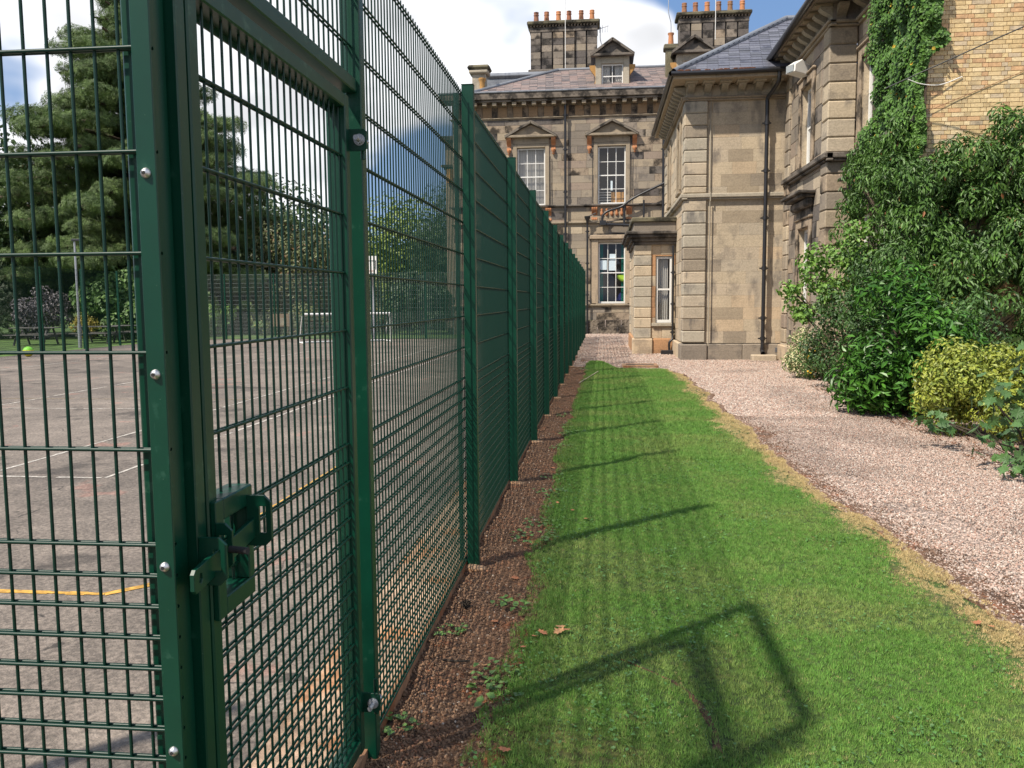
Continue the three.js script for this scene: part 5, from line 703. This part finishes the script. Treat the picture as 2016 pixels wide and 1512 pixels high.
  const gcol = (rr, x, z) => { const dirt = smooth(0.5, 0.7, fbm(x * 0.9, z * 0.9, 12, 4)) * 0.25, v = (0.86 + 0.32 * rr()) * (1 - dirt), t = rr(); return t < 0.12 ? [0.56 * v, 0.49 * v, 0.42 * v] : t < 0.27 ? [0.19 * v, 0.155 * v, 0.135 * v] : t < 0.5 ? [0.4 * v, 0.26 * v, 0.2 * v] : [0.42 * v, 0.325 * v, 0.265 * v]; };
  lay('gravel', 'pinkish crushed stone of the near path right of the lawn', 'gravel', 180000, 621, (rr) => { for (;;) { const z = -3.4 - 10 * Math.pow(rr(), 1.5), a = dryEdge(z), x = lerp(a, a + 3.2, rr()); const d = x - a; if (d < 0.3 && rr() > d / 0.3 + 0.12) continue; if (d < 0.75 && fbm(x * 2.2, z * 2.2, 5, 3) > 0.56 && rr() < 0.8) continue; return [x, 0.003 + 0.005 * rr(), z]; } }, [0.004, 0.011], gcol);
  lay('gravel_001', 'pinkish crushed stone of the farther path below the mansion', 'gravel', 120000, 622, (rr) => { const z = -13 - 14 * rr(), a = z < -22.5 ? -0.8 : dryEdge(z) + 0.1; return [lerp(a, 5.2, rr()), 0.003 + 0.006 * rr(), z]; }, [0.008, 0.02], gcol);
  lay('gravel_002', 'crushed stone of the narrow path between fence end and porch', 'gravel', 30000, 625, (rr) => { const z = -26.5 - 18 * rr(); return [lerp(-0.85, z > -28 ? 2.2 : z > -33 ? 0.95 : 2.8, rr()), 0.003 + 0.008 * rr(), z]; }, [0.01, 0.028], gcol);
  lay('soil_clods', 'crumbs of dry brown soil along the fence foot', 'soil', 52000, 623, (rr) => { const z = -2.2 - 20 * Math.pow(rr(), 1.7), x = lerp(-0.9, leftEdge(z) + 0.05, rr()); return [x, soilY(x, z) + 0.002, z]; }, [0.002, 0.009], (rr, x, z) => { const v = 0.65 + 0.6 * rr(), t = rr(), o = fbm(x * 4, z * 4, 9, 3) > 0.62; return t < 0.025 ? [0.45 * v, 0.37 * v, 0.29 * v] : o && t < 0.35 ? [0.27 * v, 0.13 * v, 0.07 * v] : [0.2 * v, 0.118 * v, 0.068 * v]; });
  lay('worn_soil', 'dark damp soil and stone chips along the dry edge of the lawn', 'soil', 30000, 624, (rr) => { const z = -3.4 - 16 * Math.pow(rr(), 1.5), x = dryEdge(z) - 0.03 + 0.46 * rr() * rr(); return [x, 0.004, z]; }, [0.004, 0.012], (rr) => { const v = 0.6 + 0.7 * rr(); return rr() < 0.3 ? [0.42 * v, 0.33 * v, 0.27 * v] : [0.17 * v, 0.105 * v, 0.07 * v]; });
}
// ---------------------------------------------------------------- small things
{
  // weeds on the soil
  const G = 'weeds between the fence and the lawn';
  const W = [[-0.8, -4.32, 0.09, 'three-leaved weed seedling near the fence foot'], [-0.5, -3.84, 0.11, 'flat leafy weed where soil meets the lawn near the front'], [-0.47, -3.62, 0.13, 'larger spreading weed nearest the camera at the lawn edge'], [-0.83, -3.3, 0.09, 'bright weed seedling beside the lower gate hinge'], [-0.53, -4.72, 0.12, 'weed patch on the soil beside the pine cone'], [-0.5, -6.15, 0.2, 'dense weed clump after the first post shadow'], [-0.46, -6.55, 0.15, 'weed clump beyond the first post shadow'], [-0.46, -7.6, 0.17, 'leafy weed tuft level with the second post'], [-0.44, -8.3, 0.16, 'weed tuft just past the second post'], [-0.42, -10.0, 0.2, 'weed patch level with the third post'], [-0.4, -11.0, 0.22, 'clover patch past the third post'], [-0.42, -11.8, 0.2, 'clover patch before the fourth post'], [-0.6, -12.9, 0.12, 'sparse weed by the fourth post'], [-0.3, -21.5, 0.3, 'dark weed clump at the far end of the soil strip']];
  W.forEach(([x, z, R, label], i) => { const t = thing('weed', label + ' on the soil strip', 'weed', G), cl = [[x, 0.04, z, R, 0.05, R]]; const o = scatter(t, 'leaves', LEAF.broad, M.leaf, Math.round(14 + 900 * R * R), 700 + i, (r) => { const a = r() * 6.283, q = R * Math.sqrt(r()); return [x + Math.cos(a) * q, soilY(x, z) + 0.012 + 0.03 * r(), z + Math.sin(a) * q, 0, 1, 0]; }, [0.022, 0.05], tint([0.05, 0.12, 0.02], [0.15, 0.27, 0.05], 0.3), -0.1, 0.4); });
  // fallen leaves
  const lm = [mat({ color: lin(0.42, 0.17, 0.075), roughness: 0.9 }), mat({ color: lin(0.33, 0.13, 0.06), roughness: 0.9 }), mat({ color: lin(0.46, 0.24, 0.11), roughness: 0.9 })], r = rng(800);
  const lg = LEAF.maple.clone(); { const p = lg.attributes.position; for (let i = 0; i < p.count; i++) p.setZ(i, 0.22 * p.getX(i) * p.getX(i) + 0.12 * Math.pow(p.getY(i) - 0.4, 2)); lg.computeVertexNormals(); }
  const spots = [[-0.32, -4.26], [-0.23, -4.37], [-0.19, -4.33], [-0.21, -4.27], [-0.37, -3.12], [-0.49, -4.04], [-0.24, -6.89], [-0.37, -7.14], [-0.38, -4.09], [-0.36, -4.22], [-0.15, -6.6], [-0.5, -8.8], [-0.6, -4.5], [1.98, -4.6], [2.02, -4.55], [-0.55, -5.2], [-0.58, -3.95]];
  for (const [x, z] of spots) { const o = mesh('fallen_leaf', lg, pick(r, lm)); tag(o, 'curled orange-brown fallen leaf lying at the lawn edge', 'leaf', 'fallen leaves on lawn and soil'); const s = 0.03 + 0.035 * r(); o.scale.setScalar(s); o.position.set(x, (x > leftEdge(z) ? lawnY(x, z) + 0.022 : soilY(x, z) + 0.012), z); o.rotation.set(-Math.PI / 2 + (r() - 0.5) * 0.5, (r() - 0.5) * 0.5, r() * 6.28); }
  // pine cone
  const pc = thing('pine_cone', 'small brown pine cone lying on the soil by the fence', 'pine cone', null, [-0.78, soilY(-0.78, -4.69) + 0.022, -4.69]); mesh('core', new THREE.SphereGeometry(0.018, 10, 8).scale(1.5, 0.9, 0.9), M.bark, pc); for (let i = 0; i < 40; i++) { const u = i / 40, a = i * 2.4, s = mesh('scale', leafG(0.8), M.bark, pc); s.scale.setScalar(0.017); s.position.set((u - 0.5) * 0.05, Math.cos(a) * 0.014 * Math.sin(u * 3), Math.sin(a) * 0.014 * Math.sin(u * 3)); s.rotation.set(a, 0, -0.7); }
  tag(mesh('twig', tube([[-0.5, 0.05, -17.6], [-0.3, 0.06, -19], [-0.12, 0.07, -20.3]], 0.012, 8, 5), mat({ color: lin(0.5, 0.42, 0.3), roughness: 0.9 })), 'pale bleached twig lying across the soil near the lawn end', 'twig');
  tag(mesh('twig', tube([[-0.76, 0.045, -3.9], [-0.7, 0.05, -3.88], [-0.63, 0.045, -3.9]], 0.006, 6, 5), M.bark), 'short dark twig on the soil in front of the first post', 'twig');
  // inspection cover
  const mh = thing('inspection_cover', 'flat grey inspection cover set in the gravel at the lawn end', 'drain cover'); mesh('frame', [metreUV(cbx(0.5, 1.42, -0.05, 0.055, -23.05, -22.95, 0.01)), metreUV(cbx(0.5, 1.42, -0.05, 0.055, -22.45, -22.35, 0.01)), metreUV(cbx(0.5, 0.6, -0.05, 0.055, -22.95, -22.45, 0.01)), metreUV(cbx(1.32, 1.42, -0.05, 0.055, -22.95, -22.45, 0.01))], M.concrete, mh); mesh('lid', metreUV(cbx(0.605, 1.315, -0.03, 0.048, -22.945, -22.455, 0.008)), mat({ color: lin(0.2, 0.19, 0.18), roughness: 0.85, map: T.slab }), mh);
  // leaf litter under the shrubs
  const lit = new THREE.InstancedMesh(LEAF.oval, M.matte, 2600), rr = rng(820), E = new THREE.Euler(), qq = new THREE.Quaternion(); for (let i = 0; i < 2600; i++) { const z = -8.5 - 9 * rr(), x = 3.95 + 0.16 * (z + 8.5) * -0.05 + rr() * 1.1; E.set(-1.57 + (rr() - 0.5) * 0.6, rr(), rr() * 6.28); qq.setFromEuler(E); const s = 0.02 + 0.04 * rr(); _m.compose(V(x, 0.012 + 0.01 * rr(), z), qq, V(s, s, s)); lit.setMatrixAt(i, _m); const v = 0.6 + 0.7 * rr(); lit.setColorAt(i, _c.setRGB(0.28 * v, 0.13 * v, 0.065 * v)); } lit.name = 'leaf_litter'; lit.userData.kind = 'stuff'; tag(lit, 'brown dead leaves under the shrubs along the gravel', 'leaves'); scene.add(lit);
  // goal
  const a = V(-12.36, 0, -34.55), b = V(-9.16, 0, -36.5), dir = b.clone().sub(a).normalize(), nrm = V(dir.z, 0, -dir.x); if (nrm.z > 0) nrm.negate();
  const goal = thing('football_goal', 'small white five-a-side goal with sagging net on the court', 'goal'), gp = (p, y = 0) => [p.x, y, p.z], Hh = 1.24, bk = 0.95, A2 = a.clone().addScaledVector(nrm, bk), B2 = b.clone().addScaledVector(nrm, bk), wm = mat({ color: lin(0.78, 0.77, 0.74), roughness: 0.45 });
  mesh('upright', rod(gp(a), gp(a, Hh), 0.045, 12, 0.045, false), wm, goal); mesh('upright', rod(gp(b), gp(b, Hh), 0.045, 12, 0.045, false), wm, goal); mesh('crossbar', rod(gp(a, Hh), gp(b, Hh), 0.045, 12, 0.045, false), wm, goal); mesh('back_bar', rod(gp(A2, 0.04), gp(B2, 0.04), 0.035, 8), wm, goal);
  for (const [p, q] of [[a, A2], [b, B2]]) { mesh('side_bar', rod(gp(p, 0.04), gp(q, 0.04), 0.03, 8), wm, goal); mesh('back_stay', tube([gp(p, Hh - 0.02), gp(p.clone().lerp(q, 0.3), Hh - 0.1), gp(q, 0.05)], 0.02, 10, 6), wm, goal); }
  { const net = [], n = 26, P = (u, v) => { const o = a.clone().lerp(b, u), k = smooth(0, 1, v); return gp(o.addScaledVector(nrm, bk * (0.15 * Math.sin(v * 3.1) + Math.pow(v, 1.1))), Hh * (1 - v) + 0.03); }; for (let i = 0; i <= n; i++) { net.push(tube([P(i / n, 0), P(Math.min(1, i / n + 0.02), 0.5), P(i / n, 1)], 0.006, 6, 3)); } for (let j = 0; j <= 12; j++) net.push(tube([P(0, j / 12), P(0.5, Math.min(1, j / 12 + 0.02)), P(1, j / 12)], 0.006, 8, 3)); mesh('net', net, mat({ color: lin(0.05, 0.055, 0.06), roughness: 1 }), goal).userData.kind = 'stuff'; }
  // ball
  const ball = thing('football', 'yellow and green ball lying near the far court edge', 'ball', null, [-19.2, 0.17, -26.9]); { const g = new THREE.SphereGeometry(0.17, 24, 16), m1 = mat({ color: lin(0.62, 0.55, 0.03), roughness: 0.5 }), m2 = mat({ color: lin(0.2, 0.55, 0.04), roughness: 0.5 }); mesh('lower_skin', new THREE.SphereGeometry(0.17, 24, 10, 0, 6.2832, 1.25, 1.9), m1, ball); mesh('upper_skin', new THREE.SphereGeometry(0.17, 24, 8, 0, 6.2832, 0, 1.25), m2, ball); }
  // basketball board
  const hoop = thing('basketball_hoop', 'white basketball backboard on a grey pole by the far fence', 'basketball hoop'); mesh('pole', tube([[-10.6, 0, -38.9], [-10.55, 2.4, -38.9], [-10.5, 3.2, -38.4]], 0.06, 14, 8), M.galv, hoop); mesh('backboard', cbx(-11.05, -10.15, 3.0, 3.8, -38.36, -38.32, 0.005), M.white, hoop); mesh('ring', at(new THREE.TorusGeometry(0.22, 0.012, 6, 20).rotateX(Math.PI / 2), -10.5, 3.12, -38.05), mat({ color: lin(0.5, 0.1, 0.04), roughness: 0.5 }), hoop); mesh('target_square', [bx(-10.75, -10.72, 3.2, 3.6, -38.32, -38.312), bx(-10.28, -10.25, 3.2, 3.6, -38.32, -38.312), bx(-10.72, -10.28, 3.57, 3.6, -38.32, -38.312)], M.iron, hoop);
  // lamp post
  const lp = thing('lamp_post', 'slim grey lamp post beyond the court left of the cedar', 'lamp post', null, [-20.75, 0, -32.2]); mesh('column', lathe([[0.07, 0], [0.07, 0.9], [0.05, 1.0], [0.04, 4.2], [0, 4.2]], 10), M.galv, lp); mesh('lantern', [cbx(-0.09, 0.3, 4.2, 4.3, -0.09, 0.09, 0.02)], M.iron, lp);
  // picnic tables
  const wood = mat({ color: lin(0.13, 0.125, 0.115), roughness: 0.9, map: T.stone });
  const spotsT = [[-24.3, -34.6, 'picnic table at the far left beyond the court, under dark trees'], [-22.4, -36.2, 'picnic table behind the lamp post beyond the court'], [-21.6, -37.6, 'picnic table nearest the far court corner, right of the lamp post']];
  for (const [x, z, label] of spotsT) { const t = thing('picnic_table', 'weathered wooden ' + label, 'table', 'picnic tables in the park', [x, 0, z], 0.12); for (let k = 0; k < 5; k++) mesh('top_plank', cbx(-0.95, 0.95, 0.72, 0.755, -0.36 + k * 0.146, -0.225 + k * 0.146, 0.004), wood, t); for (const s of [-1, 1]) { for (let k = 0; k < 2; k++) mesh('seat_plank', cbx(-0.95, 0.95, 0.43, 0.465, s * 0.7 - 0.13 + k * 0.135, s * 0.7 - 0.005 + k * 0.135, 0.004), wood, t); } for (const s of [-0.62, 0.62]) { for (const q of [-1, 1]) mesh('leg', rod([s, 0, q * 0.62], [s, 0.72, q * 0.24], 0.05, 4, 0.05, false), wood, t); mesh('bearer', cbx(s - 0.035, s + 0.035, 0.33, 0.43, -0.82, 0.82, 0.004), wood, t); } }
  // notice board beyond the far fence
  const nb = thing('notice_board', 'brown wooden notice board on two posts behind the far fence', 'notice board', null, [-16.6, 0, -43], 0.1); mesh('board', cbx(-0.45, 0.45, 0.5, 1.15, -0.03, 0.03, 0.01), mat({ color: lin(0.2, 0.13, 0.08), roughness: 0.9 }), nb); mesh('notice', cbx(-0.1, 0.3, 0.58, 0.95, 0.031, 0.036, 0.001), M.trim, nb); for (const s of [-0.5, 0.5]) mesh('post', cbx(s - 0.045, s + 0.045, 0, 1.25, -0.045, 0.045, 0.006), wood, nb);
}
renderer.render(scene, camera);
